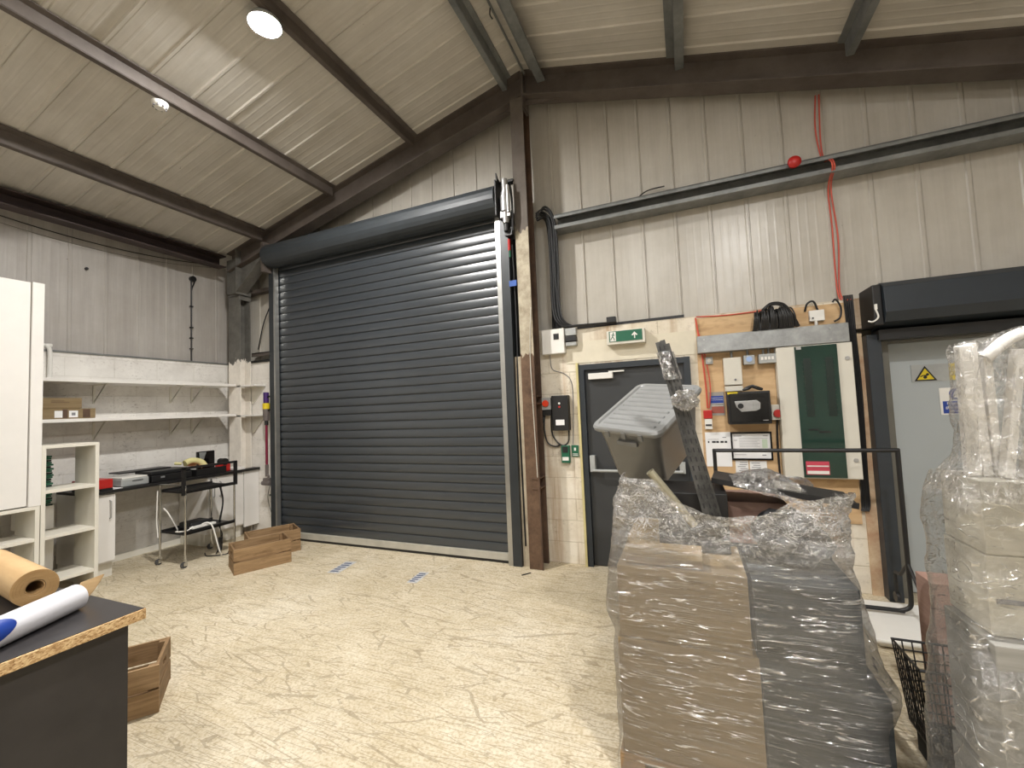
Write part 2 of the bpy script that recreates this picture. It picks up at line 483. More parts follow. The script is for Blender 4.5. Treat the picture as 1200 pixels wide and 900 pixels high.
card_g = mat_card('dark grey cardboard', rgb(46, 49, 50), rgb(66, 69, 70))
tote_m = paint('mid grey plastic', rgb(112, 112, 110), 0.32, var=0.06, bump=0.03)
tote_l = paint('light grey lid plastic', rgb(134, 135, 134), 0.28, var=0.06, bump=0.03)
slot_m = mat_steel('dull slotted steel', (rgb(48, 48, 47), rgb(84, 83, 80)), 0.35, 14, 0.5)
chrome_m = paint('chrome', rgb(200, 200, 198), 0.12, 1.0, 0.02, bump=0.0)
green_m = paint('safety green', rgb(18, 92, 66), 0.45, var=0.04)
dkgreen = paint('dark green glass', rgb(28, 54, 46), 0.15, var=0.15, scale=3)
red_m = paint('signal red', rgb(176, 34, 30), 0.4)
orange_m = paint('red-orange knob', rgb(220, 62, 26), 0.4)
redcab = paint('red cable sheath', rgb(196, 84, 66), 0.5)
yellow_m = paint('yellow', rgb(214, 190, 30), 0.5)
blue_m = paint('mandatory blue', rgb(22, 56, 140), 0.45)
paper_m = paint('white paper', rgb(226, 226, 226), 0.8, var=0.01)
ink_m = paint('printing ink', rgb(44, 44, 48), 0.8)
greyink = paint('grey printing ink', rgb(120, 120, 124), 0.8)
pink_m = paint('pink red print', rgb(188, 66, 84), 0.6)
silver_m = paint('satin silver', rgb(176, 176, 176), 0.3, 0.6)
purple_m = paint('purple plastic', rgb(62, 34, 96), 0.35)
magenta_m = paint('dark magenta tube', rgb(128, 34, 62), 0.3, 0.3)
vacgrey = paint('vacuum grey plastic', rgb(104, 96, 92), 0.4)
ltgrey = paint('light grey casing', rgb(160, 162, 160), 0.45)
glove_m = paint('pale yellow leather', rgb(206, 198, 142), 0.7)
panel_m = paint('pale blue-grey door sheet', rgb(162, 168, 170), 0.42, var=0.03, scale=2)
greygr = paint('putty grey frame', rgb(98, 96, 88), 0.5)
plaster = mat_steel('bare pinkish plaster', (rgb(168, 128, 98), rgb(206, 184, 152)), 0.8, 5)
cement = paint('pale concrete lintel', rgb(212, 204, 184), 0.7, var=0.06)
terra_m = mat_card('red-brown sacking', rgb(148, 118, 106), rgb(170, 142, 128))
board_g = mat_card('mid grey board', rgb(128, 126, 120), rgb(146, 144, 138))
tape_b = paint('blue tape', rgb(30, 74, 150), 0.5)
bulb_A = mat_emit('lamp diffuser', (1.0, 0.975, 0.94, 1), 1100)
bulb_B = mat_emit('lamp diffuser right', (1.0, 0.98, 0.955, 1), 800)
fill_bulb = mat_emit('added fill diffuser back', (1.0, 0.98, 0.955, 1), 600)  # glow for the added lamps behind the camera

# =================================================================== SHELL
RX, RZ = -1.40, 5.115           # ridge
SL, SR = 0.245, 0.270           # slopes
def rz(x): return RZ - SL * (RX - x) if x < RX else RZ - SR * (x - RX)
YB, YE = -5.0, 4.36             # back wall, cladding of the end wall
XL, XR = -6.38, 4.4

struct('floor', B(-6.6, 4.6, -5.2, 4.9, -0.1, 0), floor_m)

def rib_profile(a, b, pitch, phase, amp, micro):
    """offset profile (position, height) of lined sheet between a and b"""
    pts = []
    k = math.floor((a - phase) / pitch) - 1
    while phase + k * pitch < b + pitch:
        s = phase + k * pitch
        for d, h in ((-0.022, 0), (-0.014, amp), (0.004, amp), (0.008, -0.004), (0.016, -0.004), (0.02, 0)):
            pts.append((s + d, h))
        w = pitch - 0.042
        for j in range(1, 4):
            c = s + 0.02 + w * j / 4
            for d, h in ((-0.012, 0), (-0.004, micro), (0.004, micro), (0.012, 0)):
                pts.append((c + d, h))
        k += 1
    return [p for p in pts if a <= p[0] <= b]

def roof(name, x0, x1):
    pr = rib_profile(YB, 4.5, 0.318, 1.70, 0.014, 0.0012)
    mb = MB()
    n = len(pr)
    vs = []
    for x in (x0, x1):
        vs += [(x, y, rz(x) - h) for y, h in pr]
    up = []
    for x in (x0, x1):
        up += [(x, y, rz(x) + 0.06) for y, h in pr]
    mb.add(vs, [(i, i + 1, i + 1 + n, i + n) for i in range(n - 1)])
    mb.add(up, [(i, i + n, i + 1 + n, i + 1) for i in range(n - 1)])
    return struct(name, mb, roof_m)
roof('ceiling_left', -6.55, RX)
roof('ceiling_right', RX, 4.6)

def clad_x(mb, a, b, y, z0, ztop, pitch=0.305, phase=0.0):
    pr = rib_profile(a, b, pitch, phase, 0.010, 0.0005)
    pr = [(a, 0)] + pr + [(b, 0)]
    n = len(pr)
    vs = [(x, y - h, z0) for x, h in pr] + [(x, y - h, ztop(x)) for x, h in pr]
    mb.add(vs, [(i, i + 1, i + 1 + n, i + n) for i in range(n - 1)])
    vs = [(x, y + 0.06, z0) for x, h in pr] + [(x, y + 0.06, ztop(x)) for x, h in pr]
    mb.add(vs, [(i, i + n, i + 1 + n, i + 1) for i in range(n - 1)])
def clad_y(mb, a, b, x, z0, z1, sgn, pitch=0.325, phase=2.16):
    pr = rib_profile(a, b, pitch, phase, 0.010, 0.0005)
    n = len(pr)
    vs = [(x + sgn * h, y, z0) for y, h in pr] + [(x + sgn * h, y, z1) for y, h in pr]
    mb.add(vs, [(i, i + 1, i + 1 + n, i + n) for i in range(n - 1)])
    vs = [(x - sgn * 0.06, y, z0) for y, h in pr] + [(x - sgn * 0.06, y, z1) for y, h in pr]
    mb.add(vs, [(i, i + n, i + 1 + n, i + 1) for i in range(n - 1)])

WY = 4.25                       # face of the end blockwork
mb = MB()
mb.box(-5.0, -1.0, WY, WY + 0.2, 0, 2.40)
mb.box(-1.0, 0.045, WY, WY + 0.2, 2.0, 2.37)
mb.box(0.045, 1.30, WY, WY + 0.2, 0, 2.37)
mb.box(1.30, 3.3, WY, WY + 0.2, 2.12, 2.37)
mb.box(3.3, 4.5, WY, WY + 0.2, 0, 2.37)
we = struct('wall_end', mb, block_end, raw=True)
struct('corner_blockwork', B(-6.5, -5.0, WY, WY + 0.2, 0, 2.42), mat_block('white painted corner blockwork', 'x', (rgb(208, 203, 195), rgb(228, 224, 217)), joint=0.15), we)
struct('trim_3', B(-1.622, -1.542, 4.06, WY - .002, 0, 2.12), mat_steel('dusty beige render', (rgb(150, 138, 118), rgb(186, 174, 152)), 0.8, 6))
mb = MB(); clad_x(mb, XL, XR, YE, 2.34, lambda x: rz(x) + 0.03)
struct('cladding', mb, clad_m, we)
mb = MB(); mb.box(-5.2, 0.02, WY + 0.01, YE, 2.37, 2.40); mb.box(-6.3, -5.2, WY - 0.02, YE, 2.40, 2.43)
struct('ledge_flashing', mb, black_m, we)
struct('lintel', B(-1.12, 0.2, WY - 0.006, WY + 0.02, 2.02, 2.24), cement, we)

wl = struct('wall_left', B(-6.5, -6.3, YB, WY, 0, 2.41), block_left, raw=True)
mb = MB(); clad_y(mb, YB, YE, XL, 2.38, rz(XL) + 0.03, 1)
struct('cladding', mb, clad_l, wl)
struct('ledge_flashing', B(-6.38, -6.285, YB, WY, 2.41, 2.428), galv_m, wl)
wr = struct('wall_right', B(4.3, 4.5, YB, WY, 0, 2.41), block_left, raw=True)
mb = MB(); clad_y(mb, YB, YE, XR, 2.38, rz(XR) + 0.03, -1)
struct('cladding', mb, clad_l, wr)
mb = MB(); mb.box(-6.5, 4.5, YB - 0.2, YB, 0, 2.41)
wb = struct('wall_back', mb, block_left, raw=True)
mb = MB(); clad_x(mb, XL, XR, YB - 0.07, 2.38, lambda x: rz(x) + 0.03)
struct('cladding', mb, clad_m, wb)
struct('baseboard_left', B(-6.3, -6.27, 2.6, 3.56, 0, 0.07), unit_m)

# ---------------------------------------------------------------- steelwork
def i_beam_sloped(x0, x1, y, depth, w, tf=0.014, tw=0.01, zo=0.0):
    """I section following the roof slope in the x direction"""
    mb = MB()
    def slab(ya, yb, da, db):
        vs = [(x, yy, rz(x) - zo - d) for x in (x0, x1) for yy in (ya, yb) for d in (da, db)]
        mb.add(vs, [(0, 1, 3, 2), (4, 6, 7, 5), (0, 4, 5, 1), (2, 3, 7, 6), (0, 2, 6, 4), (1, 5, 7, 3)])
    slab(y - w / 2, y + w / 2, 0, tf); slab(y - w / 2, y + w / 2, depth - tf, depth); slab(y - tw / 2, y + tw / 2, tf, depth - tf)
    return mb
def haunch(mb, x0, x1, y, w, d0, d1, d2):
    vs = []
    for yy in (y - w / 2, y + w / 2):
        vs += [(x0, yy, rz(x0) - d0), (x1, yy, rz(x1) - d0), (x1, yy, rz(x1) - d2), (x0, yy, rz(x0) - d1)]
    mb.add(vs, [(0, 1, 2, 3), (7, 6, 5, 4), (0, 4, 5, 1), (1, 5, 6, 2), (2, 6, 7, 3), (3, 7, 4, 0)])
YR = 4.09
t = thing('roof_rafter', 'brown steel rafter climbing from the left corner column to the roof ridge', 'beam', (-5.8, YR, 3.6))
i_beam_sloped(-6.0, RX - 0.012, YR, 0.27, 0.17, zo=0.005).build('beam', rust_m, t)
mb = MB(); haunch(mb, -5.82, -5.15, YR, 0.012, 0.25, 0.62, 0.27)
vs = []
a, b = (-5.82, rz(-5.82) - 0.62), (-5.15, rz(-5.15) - 0.27)
mb.add([(a[0], YR - .08, a[1]), (b[0], YR - .08, b[1]), (b[0], YR + .08, b[1]), (a[0], YR + .08, a[1]),
        (a[0], YR - .08, a[1] - .015), (b[0], YR - .08, b[1] - .015), (b[0], YR + .08, b[1] - .015), (a[0], YR + .08, a[1] - .015)],
       [(0, 1, 2, 3), (7, 6, 5, 4), (0, 4, 5, 1), (2, 6, 7, 3), (0, 3, 7, 4), (1, 5, 6, 2)])
mb.box(-5.82, -5.808, YR - 0.085, YR + 0.085, rz(-5.82) - 0.66, rz(-5.82) - 0.02)
mb.build('knee_bracket', col_m, t)
mb = MB(); haunch(mb, -1.75, RX - 0.012, YR, 0.012, 0.25, 0.275, 0.34)
mb.box(RX - 0.014, RX - 0.002, YR - 0.085, YR + 0.085, RZ - 0.40, RZ - 0.03)
mb.build('ridge_plate', rust_m, t)
t = thing('roof_rafter', 'brown steel rafter descending from the roof ridge towards the right', 'beam', (3.9, YR, 3.3))
i_beam_sloped(RX + 0.012, 4.3, YR, 0.27, 0.17, zo=0.005).build('beam', rust_m, t)
mb = MB(); haunch(mb, RX + 0.012, -1.0, YR, 0.012, 0.25, 0.34, 0.275)
mb.box(RX + 0.002, RX + 0.014, YR - 0.085, YR + 0.085, RZ - 0.40, RZ - 0.03)
mb.build('ridge_plate', rust_m, t)

def purlin(x, mat, label, depth=0.14, fl=0.06, y1=4.0, s=1):
    mb = MB()
    z = rz(x) - 0.016
    k = SL if x < RX else -SR
    f = fl * s
    o = [(x, z), (x + f, z + k * f), (x + f, z + k * f - 0.006), (x + 0.004 * s, z - 0.006), (x + 0.004 * s, z - depth + 0.006)]
    o += [(x + 0.004 * s - f, z - depth + 0.006), (x + 0.004 * s - f, z - depth + 0.02), (x - f, z - depth + 0.02), (x - f, z - depth), (x, z - depth)]
    if s < 0: o = o[::-1]
    mb.prism(o, 'y', YB + 0.02, y1)
    return one('roof_purlin', mb, mat, label, 'beam', 'steel purlins under the roof sheets')
purlin(-5.26, rust_m, 'brown steel purlin on the left slope, lowest of those under the roof sheets', 0.125)
purlin(-3.98, rust_m, 'brown steel purlin carrying the white smoke detector on the left roof slope', 0.105, 0.05)
purlin(-2.74, rust_m, 'brown steel purlin on the left slope running past the bright lamp', 0.10, 0.05)
purlin(-1.56, galv_m, 'galvanised purlin just left of the roof ridge', 0.12, 0.05)
purlin(-1.22, galv_m, 'wide galvanised purlin just right of the roof ridge', 0.15, 0.08, s=-1)
purlin(0.08, galv_m, 'galvanised purlin on the right slope, next one right of the ridge pair', 0.13, 0.07, s=-1)
purlin(1.32, galv_m, 'galvanised purlin nearest the right edge of the roof view', 0.12, 0.05, s=-1)
# conduit with hanger along the ridge
t = thing('ridge_conduit', 'thin steel conduit with a small hanger running along the roof ridge', 'conduit', (-1.37, 1, 4.9))
MB().tube([(-1.36, YB + .05, RZ - .06), (-1.36, 4.0, RZ - .06)], 0.011, 8, smooth=False).build('pipe', galv_m, t)
MB().tube([(-1.37, 3.2, RZ - .06), (-1.375, 3.2, RZ - .12), (-1.36, 3.22, RZ - .15)], 0.006, 6).build('hanger', blackmt, t)

mb = MB()
mb.prism([(-6.16, 3.94), (-6.0, 3.94), (-6.0, 3.926), (-6.146, 3.926), (-6.146, 3.79), (-6.0, 3.79), (-6.0, 3.776), (-6.16, 3.776)], 'y', YB + .02, 4.0)
one('eaves_beam', mb, eave_m, 'dark brown eaves beam running along the top of the left cladding', 'beam')

t = thing('corner_column', 'grey steel column in the far left corner, painted white low down', 'column', (-5.94, 4.15, 0))
mb = MB(); mb.box(-6.06, -5.82, 4.07, 4.083, 0, 3.72); mb.box(-6.06, -5.82, 4.217, 4.23, 0, 3.72); mb.box(-5.946, -5.934, 4.083, 4.217, 0, 3.72)
mb.build('column', col_m, t)
mb = MB(); mb.box(-5.835, -5.815, 4.06, 4.235, 3.30, 3.80); mb.box(-6.065, -5.815, 4.06, 4.235, 3.36, 3.375); mb.box(-6.065, -5.815, 4.05, 4.07, 3.4, 3.9)
mb.build('end_plate', col_m, t)

t = thing('gable_post', 'tall steel gable post with peeling white paint beside the roller shutter', 'column', (-1.46, 4.1, 0))
B(-1.535, -1.395, 4.0, 4.013, 0, 4.82).build('front_flange', flange_m, t)
mb = MB(); mb.box(-1.47, -1.46, 4.013, 4.187, 0, 4.82); mb.box(-1.535, -1.395, 4.187, 4.20, 0, 4.82)
mb.build('web', web_m, t)
mb = MB()
for z in (1.62, 1.70, 0.78, 0.88): mb.box(-1.47, -1.392, 3.992, 4.19, z, z + 0.012)
mb.box(-1.405, -1.392, 3.994, 4.012, 0, 2.1)
mb.build('stiffener', web_m, t)
MB().tube([(-1.40, 3.996, 2.6), (-1.43, 3.993, 2.1), (-1.415, 3.994, 1.2), (-1.41, 3.994, 0.9)], 0.004, 6).build('cable', cream_m, t)

t = thing('wall_girt', 'long galvanised rail crossing the right cladding above the doors', 'beam', (1.5, 4.2, 3.4))
mb = MB()
mb.prism([(4.33, 3.59), (4.17, 3.575), (4.155, 3.555), (4.155, 3.53), (4.165, 3.53), (4.165, 3.55), (4.18, 3.563), (4.3, 3.573), (4.3, 3.44), (4.17, 3.43),
          (4.17, 3.455), (4.155, 3.455), (4.155, 3.418), (4.33, 3.418)], 'x', -1.16, 4.3)
mb.build('rail', galv_m, t)
t = thing('wall_girt', 'short steel rail left of the shutter below the knee bracket', 'beam', (-5.5, 4.3, 2.5))
mb = MB(); mb.box(-5.82, -5.16, 4.24, 4.34, 2.53, 2.545); mb.box(-5.82, -5.16, 4.24, 4.252, 2.49, 2.545)
mb.build('rail', rust_m, t)
mb = MB(); mb.tube([(-5.76, 4.3, 2.6), (-5.6, 4.28, 3.0), (-5.3, 4.25, 3.4)], 0.008, 6)
one('loose_cable', mb, blackmt, 'thin dark cable rising behind the shutter left rail', 'cable')
B(-6.06, -5.0, 4.24, 4.34, 3.42, 3.47).build('roof_tie', rust_m, None, label='dark brown steel tie behind the knee bracket, above the short rail', category='beam')

# =================================================================== ROLLER SHUTTER
t = thing('roller_shutter', 'large closed anthracite roller shutter filling the end wall', 'shutter', (-3.4, 4.1, 0))
pitch = 0.1; x0, x1 = -5.07, -1.76
prof = []
z = 0.10
while z < 3.72:
    prof += [(4.110, z), (4.1045, z + 0.002), (4.0985, z + 0.006), (4.0965, z + 0.012), (4.0945, z + 0.035), (4.0942, z + 0.055), (4.0958, z + 0.080), (4.0985, z + 0.092), (4.110, z + 0.096)]
    z += pitch
mb = MB()
n = len(prof)
vs = [(x0, y, zz) for y, zz in prof] + [(x1, y, zz) for y, zz in prof]
mb.add(vs, [(i, i + n, i + 1 + n, i + 1) for i in range(n - 1)])
vs = [(x0, 4.13, .1), (x1, 4.13, .1), (x1, 4.13, 3.72), (x0, 4.13, 3.72)]
mb.add(vs, [(0, 3, 2, 1)])
mb.build('curtain', slat_m, t, smooth=True)
mb = MB(); mb.box(x0, x1, 4.07, 4.125, 0.03, 0.10); mb.build('bottom_rail', alupaint, t)
B(x0, x1, 4.075, 4.12, 0.0, 0.03).build('rubber_seal', black_m, t)
mb = MB(); mb.box(-5.17, -5.085, 4.02, 4.16, 0, 3.64); mb.build('guide_rail', rail_m, t)
B(-5.085, -5.06, 4.02, 4.08, 0, 3.64).build('guide_edge', alu_m, t, label='bright aluminium guide edge')
mb = MB(); mb.box(-1.72, -1.625, 4.02, 4.16, 0, 3.62); mb.build('guide_rail', rail_m, t)
B(-1.77, -1.72, 4.02, 4.08, 0, 3.62).build('guide_edge', alu_m, t, label='bright aluminium guide edge')
# the coil
mb = MB()
cy, cz, R_ = 3.99, 3.765, 0.155
N = 22
outl = [(cy + R_ * cos(2 * PI * i / N + .2) * (1 if i % 2 else 0.985), cz + R_ * sin(2 * PI * i / N + .2) * (1 if i % 2 else 0.985)) for i in range(N)]
mb.prism(outl, 'x', -5.10, -1.70)
mb.build('coil', paint('anthracite coil', rgb(44, 49, 53), 0.5), t, bevel=0.004)
mb = MB(); mb.box(-1.69, -1.678, 3.86, 4.22, 3.56, 3.93); mb.prism([(3.90, 3.93), (3.90, 4.02), (3.94, 3.98), (4.05, 3.93)], 'x', -1.69, -1.678)
mb.cyl((-1.76, 4.0, 3.745), (-1.66, 4.0, 3.745), 0.05, 16); mb.box(-1.68, -1.53, 3.98, 4.05, 3.94, 3.965)
mb.build('end_bracket', blackmt, t)
mb = MB(); mb.box(-5.16, -5.11, 3.9, 4.2, 3.55, 3.95); mb.build('end_bracket', rust_m, t)
mb = MB()
mb.cyl((-1.60, 3.92, 3.48), (-1.60, 3.92, 3.94), 0.032, 20); mb.cyl((-1.60, 3.92, 3.60), (-1.60, 3.92, 3.76), 0.05, 20); mb.cyl((-1.60, 3.92, 3.76), (-1.60, 3.92, 3.80), 0.042, 20)
mb.box(-1.655, -1.545, 3.90, 3.99, 3.54, 3.60); mb.cyl((-1.56, 3.90, 3.58), (-1.56, 3.90, 3.86), 0.018, 12)
mb.build('motor', silver_m, t, smooth=True)
mb = MB(); mb.cyl((-1.60, 3.93, 3.40), (-1.60, 3.93, 3.48), 0.028, 16); mb.box(-1.63, -1.55, 3.94, 3.99, 3.36, 3.44)
mb.tube([(-1.56, 3.96, 3.9), (-1.53, 3.93, 3.7), (-1.54, 3.95, 3.4)], 0.012, 8)
mb.build('gearbox', black_m, t)
MB().cyl((-1.605, 3.99, 3.22), (-1.605, 3.99, 3.34), 0.014, 10).build('pull_handle', red_m, t, label='red pull handle')
MB().cyl((-1.60, 3.99, 3.15), (-1.60, 3.99, 3.22), 0.010, 10).build('pull_tag', green_m, t, label='green pull tag')
B(-1.62, -1.54, 3.985, 3.99, 2.84, 2.90).build('tape', tape_b, t, label='blue tape band')
mb = MB(); mb.tube([(-1.60, 4.06, 3.3), (-1.595, 4.07, 2.5), (-1.6, 4.06, 1.6), (-1.59, 4.06, 0.2)], 0.01, 6); mb.box(-1.625, -1.535, 4.16, 4.2, 0, 3.4)
mb.build('side_channel', black_m, t)

# cable bundle beside the post
mb = MB()
for k in range(12):
    ox = (k % 4) * 0.025; oy = (k // 4) * 0.022
    r = random.uniform(-.006, .006)
    mb.tube([(-1.37, 4.20 + oy * .5, 3.60 + .02 * (k % 3)), (-1.30 + ox * .6 + r, 4.20 + oy, 3.62 + ox), (-1.235 + ox + r, 4.2 + oy, 3.50), (-1.235 + ox - r, 4.2 + oy, 3.0), (-1.235 + ox + r, 4.2 + oy, 2.72),
             (-1.215 + ox, 4.2 + oy, 2.50), (-1.13 + ox, 4.2 + oy, 2.41), (-0.95, 4.2 + oy, 2.40), (-0.6, 4.24, 2.395)] if k < 6 else
            [(-1.37, 4.20 + oy * .5, 3.58), (-1.30 + ox * .6, 4.20 + oy, 3.60), (-1.25 + ox + r, 4.2 + oy, 3.46), (-1.25 + ox - r, 4.2 + oy, 3.0), (-1.25 + ox, 4.2 + oy, 2.4)], 0.012, 7)
one('cable_bundle', mb, black_m, 'thick bundle of black cables running down beside the gable post', 'cable')
one('junction_box', B(-0.69, -0.60, 4.2, 4.26, 2.395, 2.45), black_m, 'small black junction box on the ledge above the exit sign', 'box', bevel=0.004)

# red cables on right cladding, beacon, thin cable
mb = MB()
mb.tube([(1.19, 4.335, 4.2), (1.17, 4.335, 3.9), (1.2, 4.335, 3.62), (1.20, 4.15, 3.52), (1.21, 4.14, 3.44), (1.22, 4.32, 3.34), (1.23, 4.335, 3.0), (1.23, 4.335, 2.45), (1.26, 4.22, 2.36)], 0.006, 6)
mb.tube([(1.215, 4.335, 4.2), (1.20, 4.335, 3.8), (1.215, 4.335, 3.62), (1.215, 4.15, 3.52), (1.225, 4.14, 3.44), (1.24, 4.32, 3.34), (1.265, 4.335, 2.9), (1.245, 4.335, 2.45), (1.28, 4.22, 2.36)], 0.006, 6)
one('fire_cable', mb, redcab, 'pair of red cables dropping down the right cladding behind the rail', 'cable')
t = thing('alarm_sounder', 'round red alarm sounder on the galvanised rail', 'alarm', (0.95, 4.12, 3.52))
MB().cyl((0.95, 4.155, 3.55), (0.945, 4.11, 3.545), 0.036, 24).build('base', red_m, t, bevel=0.004)
MB().lathe([(0.046, 0), (0.05, 0.012), (0.04, 0.03), (0.018, 0.04), (0.001, 0.04)], 24, Matrix.Translation((0.945, 4.11, 3.545)) @ Matrix.Rotation(PI / 2, 4, 'X')).build('dome', red_m, t, smooth=True)
mb = MB(); mb.tube([(-1.0, 4.3, 3.60), (-0.6, 4.32, 3.60), (-0.35, 4.32, 3.61)], 0.006, 6); mb.tube([(-0.38, 4.32, 3.60), (-0.25, 4.32, 3.68), (-0.08, 4.32, 3.69)], 0.006, 6)
one('loose_cable', mb, blackmt, 'short black cable lying on top of the galvanised rail', 'cable')
mb = MB(); mb.tube([(0.66, 4.23, 2.365), (0.62, 4.23, 2.35), (0.35, 4.23, 2.345), (0.12, 4.23, 2.36)], 0.006, 6)
mb.tube([(0.115, 4.225, 2.35), (0.13, 4.225, 2.2), (0.15, 4.225, 2.0), (0.165, 4.225, 1.7), (0.165, 4.225, 1.52)], 0.008, 6)
mb.tube([(0.135, 4.222, 2.2), (0.18, 4.222, 1.95), (0.20, 4.222, 1.7), (0.18, 4.222, 1.52)], 0.006, 6)
one('fire_cable', mb, redcab, 'red cable along the plywood top and down to the call point', 'cable')
t = thing('fire_call_point', 'small red fire call point at the bottom of the red cable', 'alarm', (0.165, 4.22, 1.35))
B(0.128, 0.20, 4.205, 4.235, 1.425, 1.50).build('casing', red_m, t, bevel=0.004)
B(0.135, 0.195, 4.195, 4.235, 1.33, 1.42).build('cover', whitepl, t, bevel=0.003)
B(0.14, 0.19, 4.190, 4.196, 1.36, 1.375).build('print', ink_m, t)

# =================================================================== LEFT WALL
def wall_shelf(z, label):
    t = thing('wall_shelf', label, 'shelf', (-6.1, 3.0, z - .04), group='white shelves along the left wall')
    B(-6.3, -5.90, 1.0, 4.06, z - 0.035, z).build('board', white_m, t, bevel=0.002)
    mb_y = (2.66, 3.44, 3.7, 4.28)
    for y in mb_y[:3]:
        mb = MB()
        mb.box(-6.298, -6.285, y, y + .02, z - 0.25, z - 0.035)
        mb.prism([(-6.285, z - 0.25), (-6.285, z - 0.22), (-6.03, z - 0.035), (-6.07, z - 0.035)], 'y', y + .006, y + .014)
        mb.box(-6.29, -6.0, y, y + .02, z - 0.045, z - 0.035)
        mb.build('bracket', unit_m, t)
    return t
wall_shelf(2.095, 'upper of two long white shelves on the left wall, empty')
wall_shelf(1.675, 'lower of two long white shelves on the left wall, holding cardboard boxes')
# brackets on the column
for z in (2.05, 1.63):
    t = thing('shelf_bracket', 'white triangular bracket on the corner column under the %s shelf' % ('upper' if z > 2 else 'lower'), 'bracket', (-5.78, 4.05, z - .2), group='white brackets on the corner column')
    mb = MB(); mb.prism([(-5.85, z), (-5.56, z), (-5.56, z - 0.02), (-5.78, z - 0.24), (-5.81, z - 0.24), (-5.81, z - .02)], 'y', 4.232, 4.248); mb.build('gusset', unit_m, t)
    B(-5.9, -5.54, 4.07, 4.25, z, z + 0.02).build('top_plate', white_m, t)

mb = MB(); mb.tube([(-6.37, 1.0, 2.47), (-6.29, 2.2, 2.47), (-6.27, 2.26, 2.465), (-6.265, 2.29, 2.40), (-6.265, 2.29, 2.12)], 0.02, 10)
one('wall_pipe', mb, whitepl, 'white pipe running over the wall top and down to the upper shelf', 'pipe', smooth=True)
t = thing('cable_drop', 'black cable clipped down the left cladding from a small round fitting', 'cable', (-6.36, 3.73, 2.4))
MB().cyl((-6.37, 3.76, 3.60), (-6.33, 3.76, 3.60), 0.04, 16).build('fitting', black_m, t)
mb = MB(); mb.tube([(-6.355, 3.73, 3.58), (-6.355, 3.745, 3.50), (-6.355, 3.745, 2.43)], 0.009, 6); mb.tube([(-6.355, 3.79, 3.58), (-6.355, 3.755, 3.47), (-6.355, 3.747, 3.42)], 0.008, 6)
for z in (2.6, 2.9, 3.2, 2.75): mb.box(-6.37, -6.34, 3.725, 3.765, z, z + .012)
mb.build('cable', blackmt, t)
def catenary(p, q, sag):
    p, q = Vector(p), Vector(q)
    return [p.lerp(q, k / 8) - Vector((0, 0, sag * 4 * (k / 8) * (1 - k / 8))) for k in range(9)]
CZ0, CZ1 = 3.93, 3.88
one('hanging_cable', MB().tube(catenary((-6.33, 0.9, CZ0), (-6.33, 4.03, CZ1), 0.17), 0.006, 6), blackmt, 'dark cable sagging along the top of the left cladding', 'cable')
one('hanging_cable', MB().tube(catenary((-6.33, 0.9, CZ0 - .07), (-6.33, 4.0, CZ1 - .05), 0.18), 0.003, 6), greygr, 'thin pale cable sagging just below the dark hanging cable', 'cable')
one('cladding_vent', MB().cyl((-6.372, 2.62, 3.42), (-6.35, 2.62, 3.42), 0.015, 12), black_m, 'tiny dark round hole cap on the left cladding', 'cap')

# smoke detector + lamp
t = thing('smoke_detector', 'round white smoke detector hanging from a left roof purlin', 'smoke detector', (-4.0, 2.1, 4.3))
MB().lathe([(0.001, 0), (0.035, 0.0), (0.045, 0.012), (0.055, 0.022), (0.06, 0.04), (0.06, 0.05), (0.001, 0.05)], 24, Matrix.Translation((-4.02, 2.12, 4.28))).build('body', whitepl, t, smooth=True)
mb = MB()
for k in range(8):
    a = k * PI / 4; mb.cbox((-4.02 + .045 * cos(a), 2.12 + .045 * sin(a), 4.294), (.012, .012, .02))
mb.build('vents', greyink, t)
def highbay(name, x, y, label, mat, drop=0.05, r=0.11):
    z = rz(x)
    t = thing(name, label, 'lamp', (x, y, z - drop - .14), group='round lamps under the roof')
    c = z - drop - .05
    MB().lathe([(0.001, c + .08), (0.05, c + .08), (0.06, c + .02), (r, c), (r + .012, c - .02), (r + .012, c - .036), (r + .004, c - .036), (r, c - .018), (0.001, c - .016)], 24, Matrix.Translation((x, y, 0))).build('housing', ltgrey, t, smooth=True)
    MB().lathe([(r - .002, c - .022), (r * .9, c - .030), (r * .7, c - .036), (r * .4, c - .040), (0.001, c - .041)], 24, Matrix.Translation((x, y, 0))).build('diffuser', mat, t, smooth='all')
    MB().cyl((x, y, c + .07), (x, y, z - .0), 0.012, 8).build('stem', galv_m, t)
    return t
highbay('highbay_lamp', -2.84, 2.20, 'glowing round lamp under the left roof slope', bulb_A)
highbay('highbay_lamp', 0.95, 0.35, 'round lamp under the right roof slope, nearer the right wall', bulb_B)
highbay('highbay_lamp', -3.4, -3.2, 'added unseen fill lamp under the left roof slope behind the viewpoint', fill_bulb)  # added out of view to fill the room with light from behind
highbay('highbay_lamp', 1.3, -2.9, 'added unseen fill lamp under the right roof slope behind the viewpoint', fill_bulb)  # second unseen fill light, added behind the camera on the right
highbay('highbay_lamp', -0.7, -1.4, 'added unseen fill lamp under the roof near the ridge behind the viewpoint', fill_bulb)  # added unseen light for more glints on the stretch film

# ---- tall cabinet, shelf units, base cabinets, worktop
t = thing('wall_cabinet', 'tall white cabinet on top of the low shelves at the far left', 'cabinet', (-5.9, 1.5, 0.9))
mb = MB(); mb.box(-6.28, -5.50, 1.02, 1.945, 0.905, 2.925); mb.build('body', white_m, t, bevel=0.002)
B(-5.497, -5.475, 1.02, 1.868, 0.905, 2.925).build('door', white_m, t, bevel=0.002)
B(-5.5, -5.46, 1.876, 1.955, 0.895, 2.93).build('edge_panel', white_m, t, bevel=0.002)

